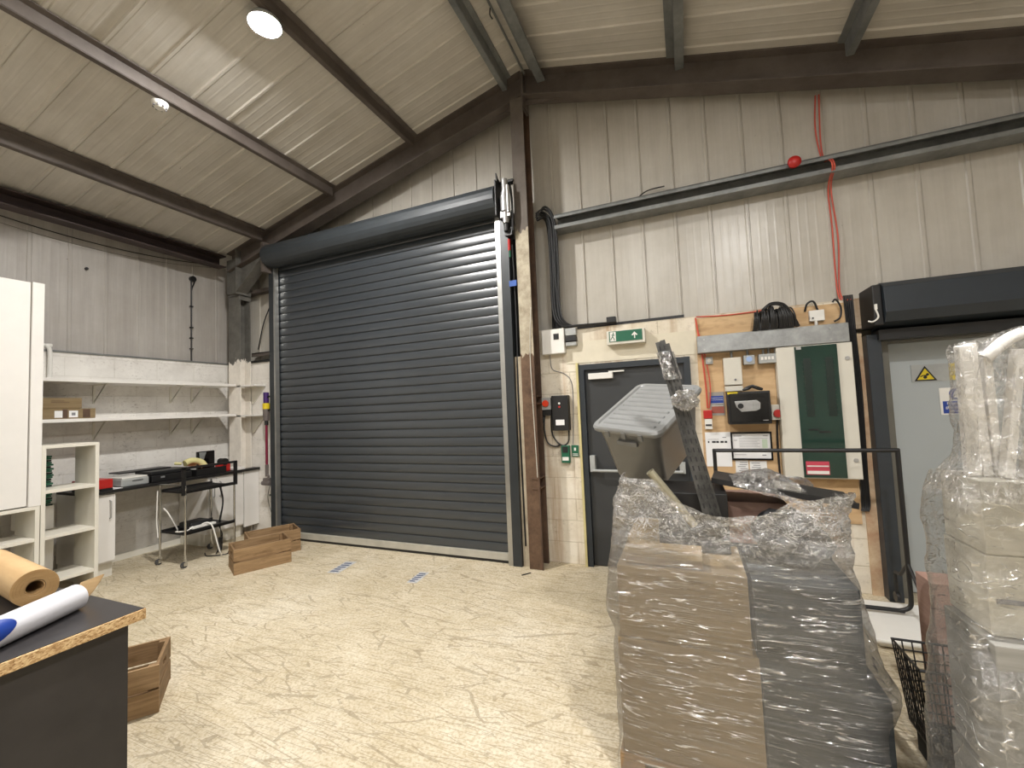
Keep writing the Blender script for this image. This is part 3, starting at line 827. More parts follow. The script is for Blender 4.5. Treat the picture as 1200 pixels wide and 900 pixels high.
def open_unit(name, label, x0, x1, y0, y1, levels, top, ncol=1, back=True):
    t = thing(name, label, 'shelf unit', ((x0 + x1) / 2, (y0 + y1) / 2, 0))
    th = 0.03
    for y in ([y0 + (y1 - y0 - th) * k / ncol for k in range(ncol + 1)]):
        B(x0, x1, y, y + th, 0, top - th).build('side_panel', unit_m, t, bevel=0.0015)
    B(x0, x1, y0, y1, top - th, top).build('top_panel', unit_m, t, bevel=0.0015)
    for z in levels:
        B(x0, x1 - 0.002, y0 + th, y1 - th, z - 0.03, z).build('shelf', unit_m, t, bevel=0.0015)
    return t
open_unit('open_shelf_unit', 'open white shelf unit four cells tall beside the tall cabinet', -5.84, -5.46, 1.955, 2.365, (0.2, 0.605, 1.02), 1.43)
open_unit('low_shelf_unit', 'low open white shelf unit under the tall cabinet', -5.84, -5.462, 0.70, 1.95, (0.2, 0.61), 0.893, 3)
# files in the tall unit
def stackpile(zb, n, label):
    t = thing('paper_pile', label, 'files', (-5.9, 2.07, zb), group='green piles in the shelf unit')
    for k in range(n):
        mb = MB(); j = random.uniform(-.008, .008)
        mb.box(-6.1 + j, -5.74 + j, 1.992, 2.13 + j, zb + k * .02 + .002, zb + k * .02 + .018); mb.build('file', green_m if k % 3 else dkgreen, t)
    return t
stackpile(1.022, 15, 'tall pile of green files in the top cell of the shelf unit')
stackpile(0.84, 6, 'short pile of green files standing on the white box')
one('white_box', B(-6.15, -5.8, 1.995, 2.17, 0.61, 0.838), white_m, 'white box in the shelf unit under the short green pile', 'box', bevel=.003)
one('white_board', B(-6.15, -5.8, 1.995, 2.17, 0.205, 0.57), white_m, 'white box in the third cell down of the shelf unit', 'box', bevel=.003)

def base_cabinet(label, y0, y1, doors, handles):
    t = thing('base_cabinet', label, 'cabinet', (-6.0, (y0 + y1) / 2, 0))
    B(-6.28, -5.722, y0, y1, 0.15, 0.872).build('body', white_m, t)
    B(-6.25, -5.76, y0, y1, 0, 0.15).build('plinth', unit_m, t)
    for (a, b), h in zip(doors, handles):
        d = B(-5.72, -5.70, a, b, 0.17, 0.86).build('door', white_m, t, bevel=0.002)
        if h:
            mb = MB(); mb.tube([(-5.70, h, 0.80), (-5.672, h, 0.79), (-5.672, h, 0.62), (-5.70, h, 0.61)], 0.006, 8, smooth=False); mb.build('handle', silver_m, d)
    return t
base_cabinet('narrow white base cabinet beside the open shelf unit', 2.37, 2.61, [(2.372, 2.608)], [2.56])
base_cabinet('wide white base cabinet at the far end of the black worktop', 3.55, 4.02, [(3.552, 3.66), (3.664, 4.018)], [3.62, 3.70])
t = thing('worktop', 'long black worktop along the left wall', 'worktop', (-6.0, 3.3, 0.88))
mb = MB(); mb.box(-6.298, -5.67, 2.37, 4.06, 0.875, 0.905); mb.box(-5.80, -5.67, 4.06, 4.245, 0.875, 0.905); mb.build('top', blackmt, t, bevel=0.002)
one('side_panel_board', B(-5.72, -5.70, 4.03, 4.245, 0.12, 0.872), white_m, 'white filler board between the base cabinet and the shutter', 'panel')

# boxes on lower shelf
def carton(name, x0, x1, y0, y1, z0, z1, mat, label, group=None, extra=None):
    t = thing(name, label, 'box', ((x0 + x1) / 2, (y0 + y1) / 2, z0), group=group)
    B(x0, x1, y0, y1, z0, z1).build('carton', mat, t, bevel=0.003)
    if extra: extra(t)
    return t
def ex1(t):
    for a, b in ((2.22, 2.28), (2.33, 2.40)): B(-5.962, -5.959, a, b, 1.69, 1.76).build('paper_label', paper_m, t)
    for a, b in ((2.28, 2.32), (2.44, 2.50)): B(-5.962, -5.9595, a, b, 1.685, 1.775).build('tape', web_m, t, label='brown tape')
    B(-5.9595, -5.958, 2.35, 2.38, 1.71, 1.74).build('print', greyink, t)
carton('cardboard_box', -6.25, -5.96, 1.98, 2.545, 1.677, 1.782, card_m, 'long cardboard box with white labels on the lower wall shelf', extra=ex1)
def ex2(t):
    B(-5.982, -5.979, 2.2, 2.34, 1.845, 1.85).build('print', web_m, t); B(-5.982, -5.979, 2.2, 2.30, 1.86, 1.865).build('print', web_m, t)
carton('cardboard_box', -6.25, -5.98, 1.98, 2.44, 1.784, 1.895, card_m, 'plain cardboard box lying on top of the labelled box', extra=ex2)

# worktop clutter
W0 = 0.907
t = thing('red_box', 'red box on the worktop against the open shelf unit', 'box', (-5.85, 2.45, W0))
B(-6.0, -5.70, 2.375, 2.585, W0 + .022, W0 + .115).build('box', red_m, t, bevel=.004); B(-6.0, -5.70, 2.375, 2.585, W0, W0 + .02).build('base', black_m, t)
t = thing('label_printer', 'pale grey printer on the worktop right of the red box', 'printer', (-5.85, 2.85, W0))
B(-6.05, -5.75, 2.68, 2.94, W0, W0 + .085).build('body', ltgrey, t, bevel=.012); B(-6.05, -5.76, 2.69, 2.93, W0 + .085, W0 + .10).build('lid', whitepl, t, bevel=.006)
B(-5.75, -5.748, 2.78, 2.88, W0 + .05, W0 + .06).build('slot', black_m, t)
t = thing('storage_case', 'low black case on the worktop beside the grey printer', 'case', (-5.9, 3.15, W0))
B(-6.1, -5.76, 2.97, 3.40, W0, W0 + .075).build('tray', blackmt, t, bevel=.006); B(-6.1, -5.78, 2.97, 3.40, W0 + .077, W0 + .12).build('lid', black_m, t, bevel=.01)
B(-5.76, -5.755, 3.06, 3.1, W0 + .04, W0 + .06).build('latch', silver_m, t)
one('laptop', MB().box(-6.22, -6.0, 2.78, 3.3, W0 + .12, W0 + .135), black_m, 'thin flat black slab lying across the printer and case', 'tray')
bpy.data.objects['laptop'].name = 'flat_tray'
t = thing('document_tray', 'black open tray on the worktop behind the trolley handle', 'tray', (-5.85, 3.55, W0))
mb = MB(); mb.box(-6.0, -5.72, 3.43, 3.80, W0, W0 + .02); mb.box(-5.74, -5.72, 3.43, 3.80, W0 + .02, W0 + .08); mb.box(-6.0, -5.74, 3.43, 3.445, W0 + .02, W0 + .08); mb.build('tray', blackmt, t)
B(-5.98, -5.75, 3.46, 3.62, W0 + .021, W0 + .05).build('red_item', red_m, t, label='red packet lying in the tray')
mb = MB(); mb.tube([(-5.90, 3.40, W0 + .16), (-5.9, 3.48, W0 + .185), (-5.88, 3.57, W0 + .16), (-5.86, 3.61, W0 + .10)], 0.04, 10)
mb.tube([(-5.93, 3.38, W0 + .16), (-5.97, 3.32, W0 + .17)], .018, 8)
mb.tube([(-5.93, 3.42, W0 + .15), (-5.95, 3.50, W0 + .14), (-5.95, 3.55, W0 + .13)], 0.03, 8)
one('work_glove', mb, glove_m, 'pale yellow glove lying on the black case', 'glove', smooth=True)
t = thing('screen_stand', 'upright black panel with a clear sheet leaning on the worktop', 'stand', (-6.0, 3.75, W0))
B(-6.05, -6.02, 3.62, 3.84, W0, W0 + .28).build('panel', blackgl, t); B(-6.05, -5.9, 3.62, 3.84, W0, W0 + .015).build('foot', black_m, t)
mb = MB(); mb.add([(-6.0, 3.63, W0 + .27), (-6.0, 3.72, W0 + .27), (-5.98, 3.66, W0 + .12), (-5.98, 3.63, W0 + .12)], [(0, 1, 2, 3), (3, 2, 1, 0)]); mb.build('sheet', ltgrey, t)
t = thing('tape_dispenser', 'red and black tape dispenser right of the upright black panel', 'tape dispenser', (-5.8, 3.8, W0))
B(-5.86, -5.78, 3.74, 3.90, W0, W0 + .10).build('body', red_m, t, bevel=.01)
MB().cyl((-5.87, 3.82, W0 + .13), (-5.77, 3.82, W0 + .13), .045, 20).build('roll', black_m, t)
t = thing('wire_rack', 'small white wire rack at the far end of the worktop', 'rack', (-6.1, 4.0, W0))
mb = MB()
for z in (.03, .16):
    for (a, b) in (((-6.2, 3.86), (-6.2, 4.04)), ((-6.2, 4.04), (-6.0, 4.04)), ((-6.0, 4.04), (-6.0, 3.86)), ((-6.0, 3.86), (-6.2, 3.86))):
        mb.tube([(a[0], a[1], W0 + z), (b[0], b[1], W0 + z)], .004, 6)
for x, y in ((-6.2, 3.86), (-6.2, 4.04), (-6.0, 4.04), (-6.0, 3.86), (-6.0, 3.92), (-6.0, 3.98)): mb.tube([(x, y, W0), (x, y, W0 + .16)], .004, 6)
mb.build('wire_frame', whitepl, t)
B(-6.19, -6.01, 3.87, 4.03, W0 + .04, W0 + .10).build('contents', whitepl, t)
one('flat_white_box', B(-5.95, -5.70, 3.92, 4.05, W0, W0 + .03), white_m, 'flat white box lying at the far end of the worktop', 'box', bevel=.003)
one('paper_sheet', B(-5.92, -5.70, 2.59, 2.67, W0, W0 + .004), paper_m, 'white paper sheet on the worktop between red box and printer', 'paper')

# =================================================================== TROLLEY
t = thing('utility_trolley', 'chrome and black two-shelf trolley in front of the worktop', 'trolley', (-5.4, 3.25, 0))
A_, B_, C_, D_ = (-5.60, 2.97), (-5.18, 2.99), (-5.20, 3.55), (-5.60, 3.53)
def leg(x, y, top, lbl=None):
    o = MB().tube([(x, y, 0.07), (x, y, top)], 0.011, 10, smooth=False).build('leg', chrome_m, t, smooth=True)
    return o
for (x, y), top in ((A_, 0.86), (B_, 0.84), (C_, 0.92), (D_, 0.86)): leg(x, y, top)
mb = MB(); mb.tube([(A_[0], A_[1], .84), (A_[0], A_[1], .87), (A_[0] + .03, A_[1], .89), (B_[0] - .04, B_[1], .89), (B_[0], B_[1], .86), (B_[0], B_[1], .83)], 0.010, 10); mb.build('push_rail', chrome_m, t, smooth=True)
for z in (0.80, 0.345):
    mb = MB(); mb.box(A_[0], B_[0], 2.985, 3.54, z, z + .012); mb.box(B_[0] - .012, B_[0], 2.985, 3.54, z, z + .035); mb.box(A_[0], A_[0] + .012, 2.985, 3.54, z, z + .035)
    mb.build('shelf', blackmt, t)
mb = MB(); mb.box(B_[0] - .02, B_[0] + .01, 2.96, 2.99, .78, 1.08); mb.box(B_[0] - .02, B_[0] + .01, 3.54, 3.57, .80, 1.08); mb.box(B_[0] - .02, B_[0] + .01, 2.96, 3.57, 1.065, 1.09)
mb.build('handle_frame', blackmt, t)
for (x, y) in (A_, B_, C_, D_):
    c = MB(); c.box(x - .014, x + .014, y - .01, y + .01, .05, .085); c.box(x - .018, x - .012, y - .025, y + .015, .02, .06); c.box(x + .012, x + .018, y - .025, y + .015, .02, .06)
    co = c.build('caster', chrome_m, t)
    MB().cyl((x - .011, y - .015, .032), (x + .011, y - .015, .032), .032, 20).build('wheel', paint('grey rubber', rgb(70, 70, 70), .6), co)
t2 = thing('power_supply', 'black adapter box on the lower shelf of the trolley', 'adapter', (-5.4, 3.3, .36))
B(-5.50, -5.28, 3.10, 3.34, .359, .44).build('body', black_m, t2, bevel=.02)
t2 = thing('extension_lead', 'white extension lead draped over the lower trolley shelf', 'extension lead', (-5.3, 3.2, .36))
B(-5.27, -5.21, 3.08, 3.34, .382, .405).build('socket_strip', whitepl, t2, bevel=.004)
mb = MB(); mb.tube([(-5.59, 3.0, .62), (-5.55, 3.03, .55), (-5.48, 3.08, .37), (-5.36, 3.0, .37), (-5.24, 3.04, .38), (-5.235, 3.1, .41)], .008, 8)
mb.tube([(-5.24, 3.2, .41), (-5.2, 3.24, .42), (-5.16, 3.27, .36), (-5.13, 3.32, .10), (-5.15, 3.36, .02)], .008, 8)
mb.tube([(-5.62, 2.955, .82), (-5.625, 2.95, .5), (-5.60, 2.95, .3)], .006, 8)
mb.build('cable', whitepl, t2, smooth=True)
mb = MB()
for k in range(6):
    j = random.uniform(-.03, .03)
    mb.tube([(-5.35 + j, 3.48, .80), (-5.33 - j, 3.50 + j, .6), (-5.34 + j, 3.47, .36 + j), (-5.37 - j, 3.5, .2), (-5.30 + j, 3.44, .06), (-5.3 - j, 3.40 + j, .012)], .0032, 6)
mb.tube([(-5.45, 3.36, .012), (-5.3, 3.3, .012), (-5.15, 3.42, .012), (-5.22, 3.5, .012), (-5.08, 3.55, .012)], .006, 6)
mb.cyl((-5.32, 3.45, .03), (-5.32, 3.46, .18), .025, 10)
one('cable_tangle', mb, black_m, 'tangle of black cables hanging behind the trolley to the floor', 'cable')

# =================================================================== VACUUM
t = thing('stick_vacuum', 'cordless stick vacuum with purple top and magenta tube on the wall', 'vacuum cleaner', (-5.38, 4.15, .5))
x, y = -5.37, 4.12
MB().cyl((x, y, 1.80), (x, y, 1.95), .036, 20).build('motor_head', purple_m, t, bevel=.006, smooth=True)
MB().cyl((x, y, 1.56), (x, y, 1.72), .038, 20, .044).build('dust_bin', vacgrey, t, smooth=True)
MB().cyl((x, y, 1.72), (x, y, 1.80), .046, 20).build('filter_ring', yellow_m, t, smooth=True, label='yellow ring')
mb = MB(); mb.tube([(x + .03, y, 1.88), (x + .10, y, 1.89), (x + .115, y, 1.80), (x + .09, y, 1.72), (x + .03, y, 1.70)], .013, 8); mb.build('handle', black_m, t, smooth=True)
MB().cyl((x, y, .95), (x, y, 1.56), .016, 14).build('tube', magenta_m, t, smooth=True)
MB().cyl((x, y, 1.50), (x, y, 1.57), .024, 14).build('collar', black_m, t)
mb = MB(); mb.cyl((x, y, .80), (x, y, .96), .022, 14); mb.tube([(x, y, .84), (x + .03, y, .80), (x + .02, y, .76)], .014, 8); mb.build('joint', vacgrey, t)
mb = MB(); mb.cyl((x - .075, y - .01, .71), (x + .075, y - .01, .71), .032, 16); mb.box(x - .05, x + .05, y - .03, y + .03, .72, .78); mb.build('floor_head', vacgrey, t, bevel=.01)
t = thing('wall_socket', 'small grey socket on the wall beside the vacuum tube', 'socket', (-5.26, 4.23, 1.2))
B(-5.29, -5.21, 4.215, 4.249, 1.18, 1.26).build('plate', ltgrey, t, bevel=.004); B(-5.26, -5.24, 4.205, 4.216, 1.2, 1.22).build('switch', black_m, t)
mb = MB(); mb.tube([(-5.40, 4.2, .70), (-5.46, 4.2, .5), (-5.40, 4.2, .30), (-5.34, 4.2, .25), (-5.30, 4.2, .42), (-5.36, 4.2, .55), (-5.38, 4.2, .68)], .005, 6); mb.box(-5.41, -5.36, 4.18, 4.23, .52, .545)
one('charger_cable', mb, greygr, 'looped grey charger cable hanging under the vacuum head', 'cable')

# =================================================================== CRATES
def make_crate(label, loc, rotz, L=0.54, W=0.36, H=0.255):
    t = thing('wooden_crate', label, 'crate', loc, rotz, 'brown slatted wooden crates on the floor')
    th = 0.016; h = (H - .012) / 2
    for z in (0.0, h + .012):
        for y in (0, W - th):
            B(0, L, y, y + th, z, z + h).build('side_slat', crate_m, t, bevel=.002)
    for x0_ in (th * .2, L - th * 1.2):
        for z in (0.0, h + .012):
            mb = MB()
            if z > 0:   # hand hole in the upper end board
                hy0, hy1 = W / 2 - .045, W / 2 + .045
                mb.box(x0_, x0_ + th, th, hy0, z, z + h); mb.box(x0_, x0_ + th, hy1, W - th, z, z + h)
                mb.box(x0_, x0_ + th, hy0, hy1, z, z + h * .35); mb.box(x0_, x0_ + th, hy0, hy1, z + h * .65, z + h)
            else: mb.box(x0_, x0_ + th, th, W - th, z, z + h)
            mb.build('end_board', crate_b, t)
    for x0_ in (th * 1.3, L - th * 1.3 - .03):
        for y in (th, W - th - .03):
            B(x0_, x0_ + .03, y, y + .03, .008, H - .004).build('corner_post', crate_b, t)
    mb = MB()
    for k in range(4): mb.box(th * 1.3, L - th * 1.3, th + k * (W - 2 * th) / 4 + .004, th + (k + 1) * (W - 2 * th) / 4 - .004, .001, .010)
    mb.build('bottom_slats', crate_m, t)
    return t
c1 = make_crate('slatted wooden crate nearest the trolley, in front of its twin', (-4.39, 2.985, 0), math.atan2(.47, .24))
c2 = copy_tree(c1)
c2['label'] = 'slatted wooden crate against the shutter, behind its twin'
c2.location = (-4.645, 3.325, 0); c2.rotation_euler = (0, 0, math.atan2(.49, .27))
c3 = copy_tree(c1)
c3['label'] = 'slatted wooden crate on the floor half hidden by the dark bench'
c3.location = (-2.83, 1.49, 0); c3.rotation_euler = (0, 0, math.atan2(-.81, -.59))
c3.location = Vector((-2.83, 1.49, 0)) + Vector((0, 0, 0))
# mirror the footprint so that the end board runs from the near corner away from the lens
c3.rotation_euler = (0, 0, math.atan2(-.81, -.59) + 0)
c3.location = (-3.09 + .0, 1.70, 0)
c3.rotation_euler = (0, 0, math.atan2(-.80, -.60))

# =================================================================== BENCH
t = thing('workbench', 'dark slate-topped workbench with a bare chipboard edge in the near left corner', 'workbench', (-3.0, 0.2, 0))
B(-4.1, -1.94, -1.0, 0.985, 0.862, 0.90).build('top_core', chip_m, t, bevel=.003, label='bare speckled chipboard edge')
B(-4.1, -1.945, -1.0, 0.98, 0.8995, 0.902).build('laminate', slate_m, t)
B(-4.05, -1.975, -0.95, 0.945, 0.0, 0.862).build('side_panel', slate_v, t)
t = thing('kraft_paper_roll', 'large roll of brown kraft paper lying on the dark bench', 'paper roll', (-2.6, .83, .902))
ax = Vector((-1, .12, 0)).normalized(); c = Vector((-2.42, .855, .902 + .068))
def ring(mb, c, ax, L, ro, ri, n=40):
    u, w = frame(ax); vs = []
    for p, r in ((c, ri), (c, ro), (c + ax * L, ro), (c + ax * L, ri)):
        vs += [p + (u * cos(2 * PI * k / n) + w * sin(2 * PI * k / n)) * r for k in range(n)]
    fs = []
    for s in range(4):
        for k in range(n):
            fs.append((s * n + k, s * n + (k + 1) % n, ((s + 1) % 4) * n + (k + 1) % n, ((s + 1) % 4) * n + k))
    mb.add(vs, fs)
mb = MB(); ring(mb, c, ax, .62, .068, .030); mb.build('paper', kraft_m, t, smooth=True)
mb = MB(); ring(mb, c + ax * .004, ax, .61, .029, .025); mb.build('core', kraft_e, t, smooth=True)
mb = MB(); ring(mb, c - ax * .0015, ax, .001, .067, .031)
for r in (.042, .052, .060): ring(mb, c - ax * .003, ax, .001, r, r - .0015)
mb.build('end_face', kraft_e, t)
t = thing('bubble_film_roll', 'glossy white film roll with a blue label lying along the bench', 'film roll', (-2.1, .5, .902))
p0 = Vector((-2.195, .885, .902 + .047)); p1 = Vector((-2.035, .545, .902 + .047))
axf = (p1 - p0).normalized()
mb = MB(); ring(mb, p0, axf, .46, .047, .030, 32); mb.build('film', paint('glossy white film', rgb(214, 214, 220), 0.16, var=.03, bump=.3, scale=8), t, smooth=True)
mb = MB(); ring(mb, p0 - axf * .008, axf, .476, .030, .026, 24); mb.build('core', card_m, t, smooth=True)
def lab(u, v):
    a = -0.3 + 1.9 * (v - .5); L0 = .30 + u * .15 - .06 * (1 - (2 * v - 1) ** 2) * (1 - u)
    uu = Vector((cos(-.12), sin(-.12), 0)); 
    side = Vector((-axf.y, axf.x, 0)); up = Vector((0, 0, 1))
    if side.x < 0: side = -side
    return p0 + axf * L0 + (side * cos(a + .9) + up * sin(a + .9)) * .0478
MB().grid(10, 12, lab).build('label_band', blue_m, t, smooth='all', label='blue printed label')
mb = MB(); mb.grid(6, 6, lambda u, v: (-2.27 + .02 * u + .03 * v * u, .86 + .05 * u + .07 * v, .903 + .075 * v * v + .02 * u * v))
mb.grid(6, 6, lambda u, v: (-2.27 + .02 * u + .03 * v * u, .862 + .05 * u + .07 * v, .901 + .075 * v * v + .02 * u * v))
one('kraft_offcut', mb, kraft_m, 'torn kraft paper offcut curling up at the end of the film roll', 'paper')

# =================================================================== PERSONNEL DOOR
mb = MB()
mb.box(-1.0, -0.945, 4.215, 4.33, 0, 2.0); mb.box(-0.01, 0.045, 4.215, 4.33, 0, 2.0); mb.box(-0.945, -0.01, 4.215, 4.33, 1.945, 2.0)
dr = struct('door_1', mb, navy_m, raw=True)
dr['label'] = 'charcoal personnel door behind the grey tote'
B(-0.943, -0.012, 4.26, 4.30, 0.01, 1.943).build('leaf', door_m, dr)
mb = MB(); mb.box(-.90, -.66, 4.20, 4.258, 1.845, 1.905); mb.build('door_closer', whitepl, dr, bevel=.004)
mb = MB(); mb.box(-.70, -.55, 4.21, 4.235, 1.905, 1.918); mb.build('closer_arm', whitepl, dr)
mb = MB(); mb.box(-.925, -.875, 4.19, 4.258, .93, 1.09); mb.box(-.10, -.05, 4.19, 4.258, .93, 1.03); mb.tube([(-.9, 4.19, .945), (-.07, 4.19, .945)], .014, 10); mb.build('push_bar', ltgrey, dr, bevel=.003)
mb = MB(); mb.box(-1.022, -1.0, 4.20, 4.26, 0, 2.02); one('door_trim', mb, paint('pale yellow timber trim', rgb(196, 184, 132), .6), 'thin pale yellow timber strip down the left side of the charcoal door', 'trim')
# exit sign
t = thing('exit_sign', 'green exit sign with running figure and arrow above the charcoal door', 'sign', (-.5, 4.2, 2.13))
B(-.69, -.33, 4.155, 4.244, 2.165, 2.30).build('housing', cream_m, t, bevel=.006)
B(-.665, -.355, 4.150, 4.156, 2.19, 2.292).build('face', green_m, t)
mb = MB(); mb.box(-.655, -.60, 4.148, 4.150, 2.196, 2.286); mb.build('door_symbol', whitepl, t)
mb = MB()
mb.cyl((-.622, 4.1475, 2.276), (-.622, 4.1455, 2.276), .006, 12)
for a, b in (((-.622, 2.266), (-.632, 2.240)), ((-.632, 2.240), (-.618, 2.222)), ((-.618, 2.222), (-.614, 2.202)), ((-.632, 2.240), (-.645, 2.220)), ((-.645, 2.22), (-.65, 2.21)), ((-.624, 2.262), (-.610, 2.250)), ((-.624, 2.262), (-.640, 2.255))):
    mb.tube([(a[0], 4.1465, a[1]), (b[0], 4.1465, b[1])], .0035, 6)
mb.build('running_figure', green_m, t)
mb = MB()
mb.add([(-.425, 4.148, 2.272), (-.455, 4.148, 2.240), (-.44, 4.148, 2.236), (-.43, 4.148, 2.246), (-.43, 4.148, 2.208), (-.42, 4.148, 2.208), (-.42, 4.148, 2.246), (-.41, 4.148, 2.236), (-.395, 4.148, 2.240)], [(0, 1, 2, 3), (0, 3, 4, 5), (0, 5, 6), (0, 6, 7, 8)])
mb.build('arrow', whitepl, t)

# controls left of the door
t = thing('intercom_box', 'white control box with a dark button high beside the gable post', 'control box', (-1.24, 4.2, 2.12))
B(-1.36, -1.12, 4.17, 4.245, 2.13, 2.385).build('casing', whitepl, t, bevel=.006); B(-1.23, -1.175, 4.165, 4.171, 2.275, 2.335).build('button', black_m, t)
t = thing('isolator_switch', 'small grey isolator right of the white control box', 'switch', (-1.06, 4.2, 2.2))
B(-1.112, -1.0, 4.19, 4.245, 2.305, 2.38).build('casing', ltgrey, t, bevel=.004); B(-1.112, -1.0, 4.18, 4.245, 2.245, 2.295).build('shroud', black_m, t, bevel=.004); B(-1.112, -1.0, 4.19, 4.245, 2.20, 2.24).build('lower_casing', ltgrey, t, bevel=.004)
one('thin_wire', MB().tube([(-1.3, 4.243, 2.13), (-1.28, 4.243, 1.98), (-1.15, 4.243, 1.92), (-1.08, 4.243, 1.80), (-1.085, 4.243, 1.4), (-1.10, 4.243, 1.2)], .004, 6), greyink, 'thin grey wire looping down from the white control box', 'cable')
t = thing('emergency_stop', 'orange-red rotary switch on a grey box left of the black control box', 'switch', (-1.34, 4.2, 1.5))
B(-1.405, -1.30, 4.19, 4.245, 1.56, 1.685).build('casing', ltgrey, t, bevel=.005); B(-1.405, -1.30, 4.195, 4.245, 1.50, 1.56).build('gland_box', blackmt, t)
MB().cyl((-1.352, 4.19, 1.625), (-1.352, 4.165, 1.625), .034, 24).build('knob', orange_m, t, bevel=.004)
t = thing('shutter_control', 'tall black shutter control box with a white label', 'control box', (-1.19, 4.2, 1.34))
B(-1.285, -1.11, 4.16, 4.245, 1.345, 1.70).build('casing', blackmt, t, bevel=.006)
MB().cyl((-1.20, 4.16, 1.62), (-1.20, 4.152, 1.62), .011, 16).build('button', whitepl, t, label='white button')
MB().cyl((-1.20, 4.16, 1.585), (-1.20, 4.152, 1.585), .010, 16).build('button', red_m, t, label='red button')
B(-1.245, -1.155, 4.157, 4.161, 1.40, 1.455).build('paper_label', paper_m, t)
mb = MB()
mb.tube([(-1.385, 4.225, 1.50), (-1.39, 4.22, 1.35), (-1.36, 4.22, 1.22), (-1.28, 4.22, 1.18), (-1.22, 4.22, 1.20)], .008, 8)
mb.tube([(-1.31, 4.225, 1.50), (-1.31, 4.22, 1.33), (-1.27, 4.22, 1.24), (-1.2, 4.22, 1.19), (-1.14, 4.22, 1.23), (-1.13, 4.22, 1.345)], .008, 8)
mb.tube([(-1.385, 4.225, 1.50), (-1.41, 4.2, 1.40)], .008, 8)
one('control_cables', mb, black_m, 'black cables looping under the shutter control box', 'cable')
t = thing('break_glass', 'dark green emergency door release box with pale label', 'call point', (-1.17, 4.22, 1.0))
B(-1.215, -1.13, 4.20, 4.245, 1.015, 1.19).build('casing', green_m, t, bevel=.004); B(-1.20, -1.145, 4.196, 4.202, 1.12, 1.18).build('pane', black_m, t); B(-1.205, -1.14, 4.197, 4.201, 1.04, 1.075).build('paper_label', whitepl, t)
t = thing('door_release_sign', 'small green sign right of the green release box', 'sign', (-1.09, 4.24, 1.05))
B(-1.115, -1.045, 4.238, 4.2485, 1.075, 1.19).build('plate', green_m, t); B(-1.09, -1.07, 4.236, 4.239, 1.135, 1.165).build('symbol', whitepl, t); B(-1.108, -1.052, 4.236, 4.239, 1.10, 1.106).build('print', whitepl, t); B(-1.108, -1.052, 4.236, 4.239, 1.085, 1.091).build('print', whitepl, t)

# =================================================================== PLYWOOD BOARD
PY = 4.235
one('plywood_board', B(0.11, 1.235, PY, 4.249, 0.55, 2.345), ply_m, 'plywood backing board on the wall carrying the electrical gear', 'board')
t = thing('cable_trunking', 'horizontal galvanised trunking above the electrical gear', 'trunking', (.68, 4.18, 2.0))
B(0.112, 1.225, 4.13, PY - .001, 2.012, 2.165).build('body', trunk_m, t, bevel=.004)
for x in (.17, 1.10):
    for z in (2.04, 2.13): MB().cyl((x, 4.131, z), (x, 4.126, z), .008, 10).build('screw', silver_m, t)
t = thing('distribution_board', 'large cream consumer unit with a dark green glass door', 'fuse box', (.98, 4.15, .9))
B(0.715, 1.238, 4.14, PY - .001, 0.92, 2.008).build('casing', cream_m, t, bevel=.004)
B(0.845, 1.135, 4.128, 4.139, 0.93, 2.0).build('glass_door', dkgreen, t)
mb = MB()
for x in (.90, 1.05): mb.box(x, x + .05, 4.126, 4.1285, 1.42, 1.90)
for k in range(12): 
    mb.box(.89, .96, 4.1245, 4.127, 1.43 + k * .04, 1.436 + k * .04)
    mb.box(1.04, 1.11, 4.1245, 4.127, 1.43 + k * .04, 1.436 + k * .04)
mb.build('breaker_row', paint('dark green breakers', rgb(14, 34, 28), .4), t)
mb = MB(); mb.box(.90, .97, 4.1245, 4.1285, 1.31, 1.322); mb.box(.97, 1.05, 4.1245, 4.1285, 1.29, 1.302); mb.build('handle_slot', black_m, t)
l = B(0.862, 1.02, 4.123, 4.1275, 0.955, 1.06).build('warning_label', pink_m, t, label='red and white warning label')
mb = MB(); mb.box(.868, 1.015, 4.1215, 4.1235, 1.018, 1.028); mb.box(.868, 1.015, 4.1215, 4.1235, .96, .985); mb.build('print', whitepl, l)
for z in (1.88, 1.07): 
    MB().cyl((1.20, 4.139, z), (1.20, 4.130, z), .016, 14).build('lock', silver_m, t)
B(0.855, 0.89, 4.12, 4.14, 1.975, 1.998).build('hinge', silver_m, t)
t = thing('meter_box', 'tall cream box hanging under the trunking left of the dials', 'box', (.39, 4.2, 1.67))
B(0.315, 0.455, 4.17, PY - .001, 1.715, 1.955).build('casing', cream_m, t, bevel=.004); B(0.315, 0.455, 4.175, PY - .001, 1.66, 1.705).build('lower_cover', cream_m, t, bevel=.003)
MB().cyl((.40, 4.17, 1.76), (.40, 4.163, 1.76), .009, 12).build('lock', greyink, t)
MB().cyl((.385, 4.2, 1.955), (.385, 4.2, 2.012), .010, 10).build('conduit', galv_m, t)
t = thing('time_switch', 'small grey box with a round blue dial under the trunking', 'timer', (.52, 4.2, 1.87))
B(0.475, 0.56, 4.17, PY - .001, 1.885, 1.965).build('casing', ltgrey, t, bevel=.004); MB().cyl((.517, 4.17, 1.93), (.517, 4.163, 1.93), .024, 20).build('dial', paint('pale blue dial', rgb(150, 175, 215), .4), t)
MB().cyl((.51, 4.2, 1.965), (.51, 4.2, 2.012), .010, 10).build('conduit', galv_m, t)
t = thing('breaker_box', 'grey box with a row of white switches under the trunking', 'fuse box', (.65, 4.2, 1.87))
B(0.59, 0.72, 4.16, PY - .001, 1.885, 1.965).build('casing', ltgrey, t, bevel=.004)
for k in range(4): B(.605 + k * .026, .622 + k * .026, 4.155, 4.161, 1.915, 1.94).build('switch', whitepl, t)
